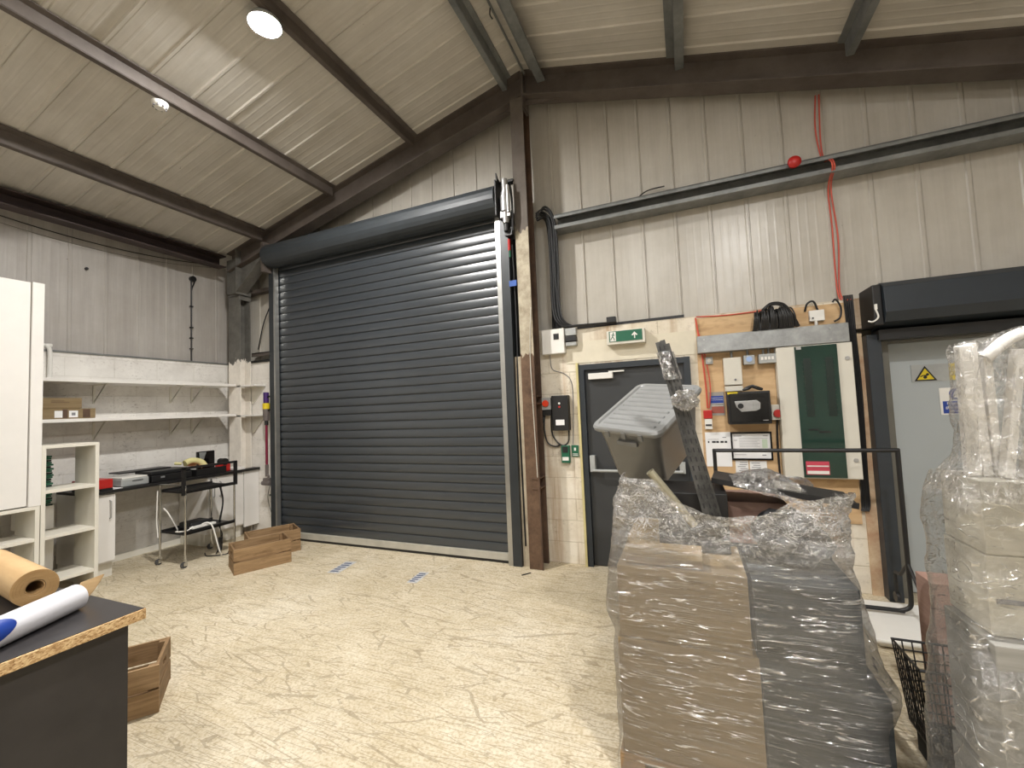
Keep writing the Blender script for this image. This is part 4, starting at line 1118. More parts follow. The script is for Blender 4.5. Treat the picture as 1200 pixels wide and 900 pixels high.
for x in (.63, .67): MB().cyl((x, 4.2, 1.965), (x, 4.2, 2.012), .009, 10).build('conduit', galv_m, t)
t = thing('thermostat', 'small square grey sensor under the left end of the trunking', 'sensor', (.2, 4.22, 1.91))
B(.175, .235, 4.212, PY - .001, 1.915, 1.98).build('plate', ltgrey, t, bevel=.004); MB().cyl((.205, 4.212, 1.947), (.205, 4.207, 1.947), .017, 16).build('dial', cream_m, t)
t = thing('key_safe', 'black electronic safe with a silver keypad panel', 'safe', (.49, 4.1, 1.375))
B(0.322, 0.64, 4.08, PY - .001, 1.375, 1.65).build('body', blackmt, t, bevel=.004)
B(0.335, 0.628, 4.074, 4.081, 1.39, 1.637).build('door', blackgl, t, bevel=.003)
mb = MB(); mb.prism([(.37, 1.57), (.54, 1.575), (.565, 1.55), (.56, 1.50), (.53, 1.485), (.42, 1.48), (.385, 1.52)], 'y', 4.068, 4.0755); kp = mb.build('keypad_panel', silver_m, t, bevel=.003)
mb = MB()
for i in range(3):
    for j in range(3): mb.box(.505 + i * .017, .518 + i * .017, 4.064, 4.0685, 1.50 + j * .019, 1.514 + j * .019)
mb.build('keys', ltgrey, kp)
MB().cyl((.415, 4.068, 1.53), (.415, 4.056, 1.53), .022, 20).build('knob', black_m, t)
B(.322, .40, 4.078, 4.0805, 1.632, 1.65).build('sticker', yellow_m, t, label='yellow sticker')
B(.575, .615, 4.072, 4.0745, 1.402, 1.408).build('maker_plate', silver_m, t)
mb = MB(); mb.tube([(.45, 4.15, 1.665), (.49, 4.13, 1.675), (.52, 4.15, 1.69), (.56, 4.14, 1.672), (.59, 4.15, 1.663)], .011, 8); mb.tube([(.48, 4.13, 1.668), (.52, 4.14, 1.70), (.55, 4.13, 1.68)], .008, 8); mb.tube([(.46, 4.16, 1.67), (.52, 4.15, 1.695), (.6, 4.17, 1.665)], .011, 8)
one('coiled_lead', mb, black_m, 'small heap of dark lead on top of the black safe', 'cable')
t = thing('isolator_switch', 'cream box with a red rotary knob beside the safe', 'switch', (.70, 4.2, 1.39))
B(.657, .745, 4.18, PY - .001, 1.40, 1.53).build('casing', cream_m, t, bevel=.004); MB().cyl((.70, 4.18, 1.455), (.70, 4.158, 1.455), .033, 24).build('knob', red_m, t, bevel=.003)
one('supply_cable', MB().tube([(.70, 4.22, 1.40), (.695, 4.222, 1.33), (.69, 4.222, 1.2), (.69, 4.222, 1.0), (.69, 4.222, .8)], .008, 8), blackmt, 'black cable dropping from the red knob box', 'cable')
def sheet(name, x0, x1, z0, z1, y, mat, label, cat='notice'):
    t = thing(name, label, cat, ((x0 + x1) / 2, y, z0))
    B(x0, x1, y - .002, y, z0, z1).build('sheet', mat, t)
    return t
t = sheet('wall_notice', .185, .305, 1.45, 1.66, 4.233, paint('clear document holder', rgb(150, 146, 140), .25), 'grey holder with blue and red leaflets left of the safe')
B(.195, .30, 4.229, 4.231, 1.56, 1.625).build('leaflet', blue_m, t, label='blue leaflet'); B(.20, .30, 4.2285, 4.231, 1.47, 1.53).build('leaflet', paint('brown red print', rgb(150, 80, 66), .6), t, label='red leaflet')
mb = MB()
for z in (1.605, 1.588, 1.555, 1.535): mb.box(.20, .295, 4.2275, 4.2295, z, z + .003)
mb.build('print', whitepl, t)
t = sheet('wall_notice', .13, .335, .995, 1.30, 4.233, paper_m, 'white paper notice with bold heading left of the framed certificate')
mb = MB()
for k, wd in enumerate((.012, .03, .022, .026, .02)): mb.box(.15 + k * .034, .15 + k * .034 + wd, 4.2295, 4.231, 1.205, 1.222)
mb.build('heading', ink_m, t)
mb = MB(); mb.box(.15, .24, 4.2295, 4.231, 1.235, 1.238); mb.box(.27, .30, 4.2295, 4.231, 1.25, 1.256); mb.build('print', greyink, t)
t = thing('framed_certificate', 'black framed certificate on the plywood under the safe', 'picture frame', (.49, 4.23, 1.05))
mb = MB(); mb.box(.335, .65, 4.215, 4.234, 1.285, 1.30); mb.box(.335, .65, 4.215, 4.234, 1.055, 1.07); mb.box(.335, .348, 4.215, 4.234, 1.07, 1.285); mb.box(.637, .65, 4.215, 4.234, 1.07, 1.285); mb.build('frame', blackgl, t)
B(.348, .637, 4.224, 4.233, 1.07, 1.285).build('paper', paper_m, t)
mb = MB(); mb.box(.36, .42, 4.222, 4.2245, 1.262, 1.268); mb.box(.585, .62, 4.222, 4.2245, 1.262, 1.266); mb.box(.40, .62, 4.222, 4.2245, 1.243, 1.245); mb.box(.36, .385, 4.222, 4.2245, 1.225, 1.229)
for k in range(5): mb.box(.40, .56 - .02 * (k % 2), 4.222, 4.2245, 1.226 - k * .014, 1.228 - k * .014)
mb.box(.36, .45, 4.222, 4.2245, 1.10, 1.103); mb.box(.57, .60, 4.222, 4.2245, 1.095, 1.102); mb.build('print', greyink, t)
B(.575, .615, 4.222, 4.2245, 1.16, 1.235).build('seal', paint('pale green seal', rgb(196, 212, 190), .6), t)
for i, (x0_, x1_, z0_, z1_, lb) in enumerate(((.36, .46, .89, 1.05, 'narrow printed leaflet on the plywood below the certificate'), (.47, .60, .88, 1.045, 'wider printed leaflet beside the narrow one below the certificate'))):
    t = sheet('wall_leaflet', x0_, x1_, z0_, z1_, 4.233, paper_m, lb)
    mb = MB(); random.seed(20 + i)
    for k in range(8):
        a = x0_ + .008 + random.random() * .03; mb.box(a, min(x1_ - .008, a + .03 + random.random() * .05), 4.2295, 4.2312, z1_ - .02 - k * .018, z1_ - .015 - k * .018)
    mb.build('print', greyink, t)
# coil of black cable on trunking
mb = MB(); random.seed(3)
for k in range(34):
    x = .565 + .30 * k / 33; j = random.uniform(-.01, .01); zt = 2.335 + random.uniform(-.02, .02) - .05 * abs(k / 33 - .45)
    mb.tube([(x + j, 4.12, 2.168), (x * .93 + .05 + j, 4.095, 2.26), (x * .85 + .105 + j, 4.13, zt), (x * .85 + .105, 4.19, zt + .005), (x * .9 + .08, 4.215, 2.25), (x, 4.20, 2.17)], .0065, 6)
mb.tube([(.64, 4.15, 2.33), (.70, 4.14, 2.375), (.78, 4.14, 2.36), (.84, 4.14, 2.26), (.875, 4.13, 2.17)], .010, 8)
mb.tube([(.64, 4.15, 2.34), (.71, 4.15, 2.39), (.80, 4.15, 2.37), (.86, 4.14, 2.26), (.89, 4.13, 2.17)], .010, 8)
one('cable_coil', mb, paint('black rubber cable', rgb(26, 25, 24), .5), 'large coil of black cable piled on top of the trunking', 'cable coil')
t = thing('fused_spur', 'small white spur box above the trunking right of the cable coil', 'switch', (1.04, 4.2, 2.19))
B(.985, 1.09, 4.195, PY - .001, 2.21, 2.30).build('casing', whitepl, t, bevel=.004); MB().cyl((1.03, 4.21, 2.165), (1.03, 4.21, 2.215), .012, 10).build('gland', whitepl, t); B(1.0, 1.012, 4.19, 4.196, 2.23, 2.24).build('switch', black_m, t)
one('loose_cable', MB().tube([(.96, 4.22, 2.30), (.975, 4.2, 2.36), (1.02, 4.2, 2.375), (1.045, 4.2, 2.30)], .008, 8), black_m, 'short black loop of cable above the white spur box', 'cable')
one('loose_cable', MB().tube([(1.15, 4.2, 2.19), (1.19, 4.19, 2.22), (1.2, 4.19, 2.30), (1.17, 4.19, 2.37), (1.15, 4.2, 2.35)], .007, 8), black_m, 'curved black cable between the spur box and the right doorway', 'cable')
mb = MB()
for k in range(5):
    mb.tube([(1.235 + .014 * k, 4.225, 2.40), (1.245 + .012 * k, 4.225, 2.1), (1.252 + .012 * k, 4.225, 1.6), (1.25 + .01 * k, 4.225, 1.0), (1.24 + .012 * k, 4.225, .72), (1.23 + .01 * k, 4.21, .66)], .0065, 6)
one('cable_bundle', mb, black_m, 'bundle of dark cables clipped down between the fuse box and doorway', 'cable')

# =================================================================== RIGHT DOORWAY
t = thing('door_shutter_box', 'black roller shutter housing over the right doorway', 'shutter', (2.3, 4.1, 2.0))
mb = MB(); mb.prism([(4.245, 2.44), (4.02, 2.425), (3.95, 2.38), (3.94, 2.19), (3.98, 2.12), (4.245, 2.08)], 'x', 1.40, 3.5); mb.build('housing', navy_m, t, bevel=.004)
mb = MB(); mb.box(1.34, 1.40, 3.98, 4.245, 2.10, 2.41); mb.build('end_cap', blackmt, t, bevel=.01)
mb = MB(); mb.box(1.40, 3.3, 4.10, 4.245, 2.0, 2.078); mb.build('slot_trim', black_m, t)
mb = MB(); mb.box(1.345, 1.36, 3.965, 3.981, 2.22, 2.26); mb.tube([(1.35, 3.97, 2.22), (1.36, 3.965, 2.16), (1.33, 3.975, 2.13), (1.31, 4.0, 2.14)], .006, 6); mb.build('switch_lead', whitepl, t)
t = thing('door_guide_post', 'black vertical guide post on the left of the right doorway', 'post', (1.39, 4.2, 0))
B(1.335, 1.425, 4.14, 4.245, 0.0, 2.05).build('post', navy_m, t, bevel=.003)
struct('trim_1', B(1.262, 1.334, 4.235, 4.2495, 0.0, 2.08), plaster)
mb = MB(); mb.box(1.425, 1.50, 4.245, 4.42, 0, 2.03); mb.box(1.50, 3.25, 4.245, 4.42, 1.985, 2.03)
struct('trim_2', mb, greygr)
t = struct('door_2', B(1.50, 3.25, 4.36, 4.40, 0.01, 1.984), panel_m, raw=True)
t['label'] = 'pale blue-grey door in the right doorway'
struct('wall_end_recess', B(1.2, 3.4, 4.43, 4.5, 0, 2.3), block_end)
t = thing('warning_sign', 'warning sign with yellow triangle and yellow text panel on the pale door', 'sign', (1.9, 4.355, 1.66))
B(1.67, 2.12, 4.354, 4.3595, 1.665, 1.80).build('plate', ltgrey, t)
B(1.90, 2.12, 4.352, 4.3555, 1.67, 1.80).build('text_panel', yellow_m, t)
mb = MB(); mb.prism([(1.685, 1.672), (1.825, 1.672), (1.755, 1.79)], 'y', 4.351, 4.3545); mb.build('triangle_border', black_m, t)
mb = MB(); mb.prism([(1.703, 1.682), (1.807, 1.682), (1.755, 1.77)], 'y', 4.3495, 4.352); mb.build('triangle', yellow_m, t)
mb = MB(); mb.cyl((1.752, 4.3495, 1.70), (1.752, 4.348, 1.70), .012, 14); mb.cyl((1.768, 4.3495, 1.722), (1.768, 4.348, 1.722), .010, 14); mb.tube([(1.722, 4.3485, 1.705), (1.742, 4.3485, 1.715), (1.765, 4.3485, 1.712)], .004, 6); mb.build('hand_symbol', black_m, t)
text('lettering', 'Caution', .042, (1.955, 4.3515, 1.745), ink_m, t); text('lettering', 'Moving parts', .032, (1.912, 4.3515, 1.70), ink_m, t)
t = thing('safety_sign', 'white and blue mandatory sign below the yellow warning sign', 'sign', (1.93, 4.355, 1.40))
B(1.83, 2.03, 4.355, 4.3595, 1.40, 1.61).build('plate', whitepl, t)
MB().cyl((1.93, 4.355, 1.56), (1.93, 4.3525, 1.56), .044, 32).build('roundel', blue_m, t)
mb = MB(); mb.prism([(1.908, 1.535), (1.94, 1.528), (1.955, 1.56), (1.948, 1.585), (1.93, 1.59), (1.915, 1.57)], 'y', 4.350, 4.3527); mb.build('glove_symbol', whitepl, t)
B(1.845, 2.015, 4.352, 4.3555, 1.41, 1.505).build('text_panel', blue_m, t)
for k, s in enumerate(('Protective', 'gloves must', 'be worn')): text('lettering', s, .030, (1.93, 4.3512, 1.478 - k * .029), whitepl, t, align='CENTER')

# =================================================================== GARMENT RAIL
t = thing('garment_rail', 'black tubular garment rail standing in front of the fuse box', 'clothes rail', (.75, 3.75, 0))
mb = MB()
q = 0.0145
def sq(mb, a, b, r=q):
    a, b = Vector(a), Vector(b)
    mb.tube([a, b], r, 8, smooth=False)
sq(mb, (.165, 3.75, 1.19), (1.335, 3.75, 1.19)); mb.build('top_bar', blackmt, t)
for x in (.175, 1.325): MB().tube([(x, 3.75, .30), (x + (.0), 3.75, 1.20)], q, 10, smooth=False).build('upright', blackmt, t)
mb = MB(); mb.tube([(1.325, 3.75, .35), (1.325, 3.75, .20), (1.315, 3.75, .13), (1.26, 3.75, .10), (1.2, 3.75, .10), (.3, 3.75, .10), (.19, 3.75, .13), (.175, 3.75, .2), (.175, 3.75, .35)], .014, 10); mb.build('base_bar', blackmt, t, smooth=True)
for x in (.175, 1.325):
    mb = MB(); mb.tube([(x, 3.75, .42), (x, 3.62, .30), (x, 3.55, .285)], .011, 8, smooth=False); mb.tube([(x, 3.75, .42), (x, 3.88, .30), (x, 3.97, .285)], .011, 8, smooth=False)
    mb.tube([(x, 3.55, .285), (x, 3.55, .09)], .011, 8, smooth=False); mb.tube([(x, 3.97, .285), (x, 3.97, .09)], .011, 8, smooth=False)
    mb.build('foot', blackmt, t)
    for y in (3.55, 3.97):
        MB().cyl((x - .012, y, .109 if x > 1 else .043), (x + .012, y, .109 if x > 1 else .043), .036 if x > 1 else .043, 18).build('caster', black_m, t)

t = thing('storage_bin', 'low white plastic tray bin on the floor under the garment rail', 'bin', (1.2, 3.66, 0))
MB().frustum((1.22, 3.66, 0.001), (.40, .52), (.44, .58), .045).build('tub', whitepl, t, bevel=.02)
B(.99, 1.45, 3.35, 3.96, .046, .07).build('lid', whitepl, t, bevel=.008)

# floor marks: remains of stickers
def sticker(x, y, rot, w, l, label):
    t = thing('floor_sticker', label, 'sticker', (x, y, 0), rot)
    B(-w / 2, w / 2, -l / 2, l / 2, 0.0005, .002).build('sheet', paint('worn pale sticker', rgb(178, 178, 176), .5, var=.3, scale=30), t)
    mb = MB(); random.seed(int(w * 1000))
    for k in range(5): mb.box(-w * .4, w * (.1 + .3 * random.random()), -l * .4 + k * l * .17, -l * .4 + k * l * .17 + l * .09, .002, .0026)
    mb.build('print', paint('faded blue print', rgb(84, 92, 116), .6), t)
sticker(-3.45, 3.50, .15, .13, .32, 'worn blue and white sticker on the floor before the shutter')
sticker(-2.50, 3.50, .1, .10, .26, 'faded sticker remains on the floor near the middle of the shutter')
mb = MB(); mb.cbox((0, 0, .004), (.10, .012, .006), Matrix.Translation((-1.52, 3.86, .001)) @ Matrix.Rotation(.9, 4, 'Z'))
one('metal_scrap', mb, black_m, 'small black strip on the floor at the foot of the shutter', 'scrap')

# =================================================================== FILM-WRAPPED PALLET, MIDDLE
def pallet(t_label, x0, x1, y0, y1):
    t = thing('wooden_pallet', t_label, 'pallet', ((x0 + x1) / 2, (y0 + y1) / 2, 0))
    for x in (x0, (x0 + x1) / 2 - .05, x1 - .1):
        B(x, x + .1, y0, y1, .02, .11).build('bearer', crate_m, t)
    n = 5
    for k in range(n):
        y = y0 + (y1 - y0 - .1) * k / (n - 1)
        B(x0, x1, y, y + .1, .112, .13).build('top_board', crate_m, t)
        if k in (0, 2, 4): B(x0, x1, y, y + .1, .002, .018).build('bottom_board', crate_m, t)
pallet('wooden pallet under the film-wrapped stack of brown and grey cartons', -.35, .58, 1.88, 2.72)
G = 'cartons on the wrapped middle pallet'
carton('cardboard_box', -.335, .195, 1.89, 2.28, .132, .60, card_m, 'lower brown carton at the front of the wrapped middle pallet', G)
carton('cardboard_box', -.325, .175, 1.90, 2.28, .602, .90, card_m, 'upper brown carton at the front of the wrapped middle pallet', G)
carton('grey_carton', .20, .59, 1.89, 2.28, .132, .53, card_g, 'lower dark grey carton at the front right of the middle pallet', G)
carton('grey_carton', .19, .53, 1.90, 2.28, .532, .895, card_g, 'upper dark grey carton at the front right of the middle pallet', G)
carton('cardboard_box', -.33, .10, 2.30, 2.70, .132, .90, card_m, 'tall brown carton at the back left of the middle pallet', G)
carton('grey_carton', .12, .55, 2.30, 2.70, .132, .90, card_g, 'tall dark grey carton at the back right of the middle pallet', G)
# things lying on top
carton('folded_carton', -.29, .02, 1.92, 2.12, .905, .94, card_m, 'flat brown carton lying on top of the wrapped stack under the tote')
def blob(name, c, r, mat, label, cat, seed, amp=.25, M=None):
    mb = MB()
    def fn(u, v):
        a = 2 * PI * u; b = PI * v
        d = Vector((sin(b) * cos(a), sin(b) * sin(a), cos(b)))
        k = 1 + amp * noise.fractal(d * 1.8 + Vector((seed, seed, 0)), .9, 2.0, 4)
        p = Vector((d.x * r[0], d.y * r[1], d.z * r[2])) * k
        p.z = max(p.z, -r[2] * .75)
        return tuple(Vector(c) + p)
    mb.grid(40, 24, fn, closed=True)
    return one(name, mb, mat, label, cat, smooth='all')
blob('black_bag', (.36, 2.10, 1.00), (.13, .12, .12), paint('black nylon', rgb(24, 24, 26), .5), 'black bag bulging under the film on the right of the stack', 'bag', 3)
carton('black_crate', -.16, .14, 2.14, 2.46, .905, 1.17, blackmt, 'black box wedged under the tilted grey tote')
carton('terracotta_box', .05, .40, 2.32, 2.62, .905, 1.10, terra_m, 'red-brown box seen through the film behind the slotted bars')

# tilted tote
R3 = Matrix(((.918, .389, -.080), (-.386, .823, -.417), (-.096, .413, .905))).transposed()
ex = R3[0].normalized(); ez = ex.cross(R3[1]).normalized(); ey = ez.cross(ex)
TM = Matrix.Translation((-.217, 2.612, 1.580)) @ Matrix((ex, ey, ez)).transposed().to_4x4()
t = thing('storage_tote', 'large grey lidded plastic tote tilted on top of the wrapped stack', 'tote', (-.2, 2.6, 1.1))
def rrect(hx, hy, r, n=5):
    o = []
    for cx, cy, a0 in ((hx - r, hy - r, 0), (-hx + r, hy - r, PI / 2), (-hx + r, -hy + r, PI), (hx - r, -hy + r, 1.5 * PI)):
        for k in range(n + 1):
            a = a0 + PI / 2 * k / n; o.append((cx + r * cos(a), cy + r * sin(a)))
    return o
def loft(mb, rings, M):
    n = len(rings[0][0]); vs = []
    for o, z in rings: vs += [(p[0], p[1], z) for p in o]
    fs = []
    for i in range(len(rings) - 1):
        for k in range(n):
            fs.append((i * n + k, i * n + (k + 1) % n, (i + 1) * n + (k + 1) % n, (i + 1) * n + k))
    fs += [tuple(range(n - 1, -1, -1)), tuple(range((len(rings) - 1) * n, len(rings) * n))]
    mb.add(vs, fs, M)
mb = MB(); loft(mb, [(rrect(.145, .235, .03), -.37), (rrect(.15, .24, .035), -.36), (rrect(.175, .27, .04), -.10), (rrect(.178, .273, .04), -.095), (rrect(.185, .28, .045), -.025)], TM)
mb.build('tub', tote_m, t, smooth=True)
mb = MB(); loft(mb, [(rrect(.205, .30, .05), -.035), (rrect(.21, .305, .05), -.03), (rrect(.212, .307, .05), -.012), (rrect(.205, .30, .05), 0.0), (rrect(.185, .28, .04), .001), (rrect(.178, .273, .035), -.008)], TM)
for k in range(9):
    y = -.235 + k * .057
    mb.prism([(y - .012, -.008), (y - .006, .000), (y + .006, .000), (y + .012, -.008)], 'x', -.155, .155, TM)
mb.build('lid', tote_l, t, smooth=True)
mb = MB()
for x in (-.10, 0.0, .10): mb.box(x - .012, x + .012, -.312, -.302, -.055, -.02, TM)
mb.box(-.06, .06, -.292, -.272, -.11, -.085, TM)
mb.build('clips', tote_m, t)

# slotted steel bars, tied with film
def bar(p, q, w, d, label, name='slotted_bar', mat=slot_m, grp='slotted steel bars leaning out of the stack', holes=True):
    p, q = Vector(p), Vector(q); z = (q - p); L = z.length; z.normalize()
    x = Vector((1, 0, 0)); x = (x - z * x.dot(z)).normalized(); y = z.cross(x)
    M = Matrix.Translation(p) @ Matrix((x, y, z)).transposed().to_4x4()
    t = thing(name, label, 'bar', p, group=grp)
    mb = MB()
    mb.prism([(-w / 2, -d / 2), (w / 2, -d / 2), (w / 2, d / 2), (w / 2 - .003, d / 2), (w / 2 - .003, -d / 2 + .003), (-w / 2 + .003, -d / 2 + .003), (-w / 2 + .003, d / 2), (-w / 2, d / 2)], 'z', 0, L, M)
    mb.build('channel', mat, t)
    if holes:
        mb = MB(); k = .03
        while k < L - .03:
            mb.box(-w * .12, w * .12, -d / 2 - .0006, -d / 2 + .001, k, k + .022, M); k += .042
        mb.build('slots', black_m, t)
    return t
bar((.065, 2.10, 1.0), (-.115, 2.22, 1.89), .028, .03, 'slotted steel bar on the left of the leaning bundle')
bar((.09, 2.11, 1.0), (-.095, 2.20, 1.895), .024, .03, 'slotted steel bar in the middle of the leaning bundle')
bar((.115, 2.12, 1.0), (-.075, 2.19, 1.875), .024, .03, 'slotted steel bar on the right of the leaning bundle')

tm = thing('metal_tube', 'pale metal tube leaning out of the stack below the tote', 'tube', (0, 2.05, 1.0))
mb = MB(); ring(mb, Vector((-.175, 2.02, 1.285)), Vector((.17, .05, -.24)).normalized(), .30, .019, .016, 24); mb.build('tube', paint('pale zinc tube', rgb(168, 162, 140), .3, .5), tm, smooth=True)
t = thing('flat_tray', 'long flat black tray lying across the back of the stack under film', 'tray', (.35, 2.3, 1.15))
M = Matrix.Translation((.37, 2.32, 1.175)) @ Matrix.Rotation(.15, 4, 'Y') @ Matrix.Rotation(-.1, 4, 'Z')
mb = MB(); mb.box(-.28, .27, -.13, .16, -.006, .006, M); mb.box(-.28, .27, -.14, -.13, -.012, .012, M); mb.build('tray', blackmt, t)
B(-.02, .08, -.06, .06, .006, .022, M=M).build('packet', card_w, t, label='pale printed packet')
text('lettering', 'II', .03, (.385, 2.262, 1.172), ink_m, t)
# knot of film round the bars
film1 = mat_film('stretch film on the middle stack', .06, .66, (2.2, 2.2, 170), .14, crump=.75, zb=.93)
film2 = mat_film('stretch film on the right stack', .03, .42, (7, 7, 60), .6, knead=.16)
film3 = mat_film('crumpled clear film', .02, .5, (20, 20, 40), .7, gloss=.12, knead=.8)
mb = MB()
def knot(u, v):
    a = 2 * PI * u; b = PI * v
    d = Vector((sin(b) * cos(a), sin(b) * sin(a), cos(b)))
    k = 1 + .35 * noise.fractal(d * 3, .8, 2, 4)
    return tuple(Vector((-.01, 2.13, 1.60)) + Vector((d.x * .055, d.y * .05, d.z * .045)) * k)
mb.grid(40, 24, knot, closed=True)
one('film_knot', mb, film3, 'knot of clear film tying the slotted bars together', 'film')
mb = MB()
def wrap(u, v):
    a = 2 * PI * u; z = 1.70 + .14 * v; c = Vector((.09 - .188 * (z - 1.0) / .9 + .0, 2.11 + .09 * (z - 1) / .9, z))
    k = 1 + .25 * noise.noise(Vector((cos(a) * 2, sin(a) * 2, z * 30)))
    return tuple(c + Vector((cos(a) * .038, sin(a) * .028, 0)) * k)
mb.grid(30, 16, wrap, closed=True)
one('film_band', mb, film3, 'band of clear film round the top of the slotted bars', 'film')

# ---- film skins
def film_skin(name, rings, top_fn, mat, label, nu=300, nv=150, n_exp=12, amp=.0035, crz=.93, camp=.022, seed=0.0, zs=38):
    """rings: (z, xl, xr, yf, yb) ; top_fn(theta) gives the height of the free upper edge"""
    def lerp(z):
        if z <= rings[0][0]: return rings[0][1:]
        for a, b in zip(rings, rings[1:]):
            if z <= b[0]:
                k = (z - a[0]) / (b[0] - a[0]); k = k * k * (3 - 2 * k)
                return tuple(p + (q_ - p) * k for p, q_ in zip(a[1:], b[1:]))
        return rings[-1][1:]
    z0 = rings[0][0]
    def fn(u, v):
        # arc-length-like walk round a rounded rectangle
        a = 2 * PI * u
        c, s = cos(a), sin(a)
        m = max(abs(c), abs(s)); sx, sy = c / m, s / m          # square
        r = (abs(c) ** n_exp + abs(s) ** n_exp) ** (-1 / n_exp); rx, ry = c * r, s * r
        zt = top_fn(a)
        z = z0 + (zt - z0) * v
        xl, xr, yf, yb = lerp(z)
        cx, cy = (xl + xr) / 2, (yf + yb) / 2
        p = Vector((cx + rx * (xr - xl) / 2, cy + ry * (yb - yf) / 2, z))
        w = noise.fractal(Vector((p.x * 3.2 + seed, p.y * 3.2, p.z * zs + .25 * p.x * zs * .4)), .9, 2.1, 3)
        d = amp * w
        up = min(1, max(0, (z - crz) / .12))
        if up > 0:
            d += up * camp * noise.fractal(Vector((p.x * 9, p.y * 9, p.z * 12 + seed)), .8, 2.1, 4)
        nrm = Vector((c, s, 0))
        p += nrm * d
        return tuple(p)
    mb = MB(); mb.grid(nu, nv, fn, closed=True)
    return one(name, mb, mat, label, 'film', smooth='all')
def interp(tab):
    """periodic table angle(deg) -> z"""
    def f(a):
        d = math.degrees(a) % 360
        pts = tab + [(tab[0][0] + 360, tab[0][1])]
        if d < tab[0][0]: d += 360
        for (a0, z0_), (a1, z1_) in zip(pts, pts[1:]):
            if a0 <= d <= a1:
                k = (d - a0) / (a1 - a0); k = k * k * (3 - 2 * k); return z0_ + (z1_ - z0_) * k
        return tab[-1][1]
    return f
top1 = interp([(0, 1.10), (45, 1.18), (90, 1.05), (135, 1.10), (180, 1.22), (218, 1.28), (235, 1.27), (250, 1.17), (268, 1.13), (285, 1.14), (300, 1.20), (316, 1.235), (335, 1.2)])
film_skin('stretch_film', [(.04, -.375, .63, 1.85, 2.75), (.14, -.365, .60, 1.862, 2.74), (.38, -.368, .60, 1.866, 2.74), (.53, -.37, .64, 1.868, 2.74), (.605, -.36, .60, 1.872, 2.73), (.70, -.392, .58, 1.862, 2.73),
                           (.88, -.375, .55, 1.872, 2.72), (.96, -.36, .535, 1.89, 2.70), (1.10, -.345, .535, 1.90, 2.66), (1.24, -.31, .545, 1.90, 2.62), (1.30, -.29, .545, 1.9, 2.6)],
          top1, film1, 'clear stretch film wrapped round the middle pallet stack')
# film tent over the tray
def tent(u, v):
    x = .17 + .42 * u
    zt = 1.225 + .075 * sin(PI * min(1, u * 1.3)) - .11 * u
    zf = 1.205 - .12 * u
    k = sin(PI * v) ** .6
    p = Vector((x, 2.17 + .26 * v, zf + (zt - zf) * k))
    p.z += .012 * noise.fractal(p * 11, .8, 2, 4)
    return tuple(p)
mb = MB(); mb.grid(60, 50, tent)
one('film_tent', mb, film3, 'loose sheet of clear film pulled over the black tray', 'film', smooth='all')

# =================================================================== RIGHT STACK
pallet('wooden pallet under the white-topped right stack', .68, 1.30, 1.45, 1.78)
G2 = 'pale cartons on the right stack'
carton('pale_carton', .70, 1.3, 1.52, 1.76, .56, .93, board_g, 'grey carton in the middle of the right stack', G2)
carton('pale_carton', .69, 1.3, 1.48, 1.76, .132, .555, board_g, 'lowest grey carton of the right stack', G2)
def ex3(t):
    mb = MB()
    for a, b, z in ((.80, .86, 1.045), (.88, .98, 1.045), (.735, .85, 1.02), (.87, .96, 1.018)): mb.box(a, b, 1.5665, 1.569, z, z + .012)
    mb.build('print', greyink, t)
carton('pale_carton', .72, 1.3, 1.57, 1.77, .932, 1.145, card_w, 'pale carton with faint print, second from the top of the right stack', G2, ex3)
carton('pale_carton', .725, 1.3, 1.57, 1.77, 1.147, 1.345, card_w, 'topmost pale carton of the right stack, plain', G2)
carton('terracotta_box', 1.0, 1.12, 2.60, 2.76, 0, .70, terra_m, 'tall red-brown carton standing behind the wire basket')
# white slats on top
def slat(p, q, w, d, label):
    p, q = Vector(p), Vector(q); z = (q - p); L = z.length; z.normalize()
    x = Vector((1, .1, 0)); x = (x - z * x.dot(z)).normalized(); y = z.cross(x)
    M = Matrix.Translation(p) @ Matrix((x, y, z)).transposed().to_4x4()
    mb = MB(); mb.box(-w / 2, w / 2, -d / 2, d / 2, 0, L, M)
    return one('timber_batten', mb, white_m, label, 'slat', 'white slats standing on the right stack', bevel=.003)
slat((.745, 1.64, 1.35), (.722, 1.575, 1.72), .034, .02, 'leftmost white slat on the right stack, broad')
slat((.775, 1.64, 1.35), (.738, 1.58, 1.725), .022, .02, 'white slat just right of the broad leftmost one')
slat((.800, 1.65, 1.35), (.775, 1.60, 1.70), .020, .03, 'white slat third from the left on the right stack')
slat((.800, 1.61, 1.35), (.835, 1.58, 1.70), .020, .03, 'white slat leaning right, fourth from the left on the right stack')
slat((.840, 1.61, 1.35), (.89, 1.58, 1.69), .020, .03, 'white slat leaning right near the edge of the view')
slat((.885, 1.66, 1.35), (.93, 1.60, 1.70), .024, .03, 'white slat at the right edge of the view')
mb = MB(); mb.tube([(.77, 1.585, 1.68), (.83, 1.585, 1.735), (.91, 1.585, 1.75), (1.0, 1.59, 1.72)], .016, 10)
one('white_hoop', mb, white_m, 'white curved rail arching over the white slats', 'rail', smooth=True)
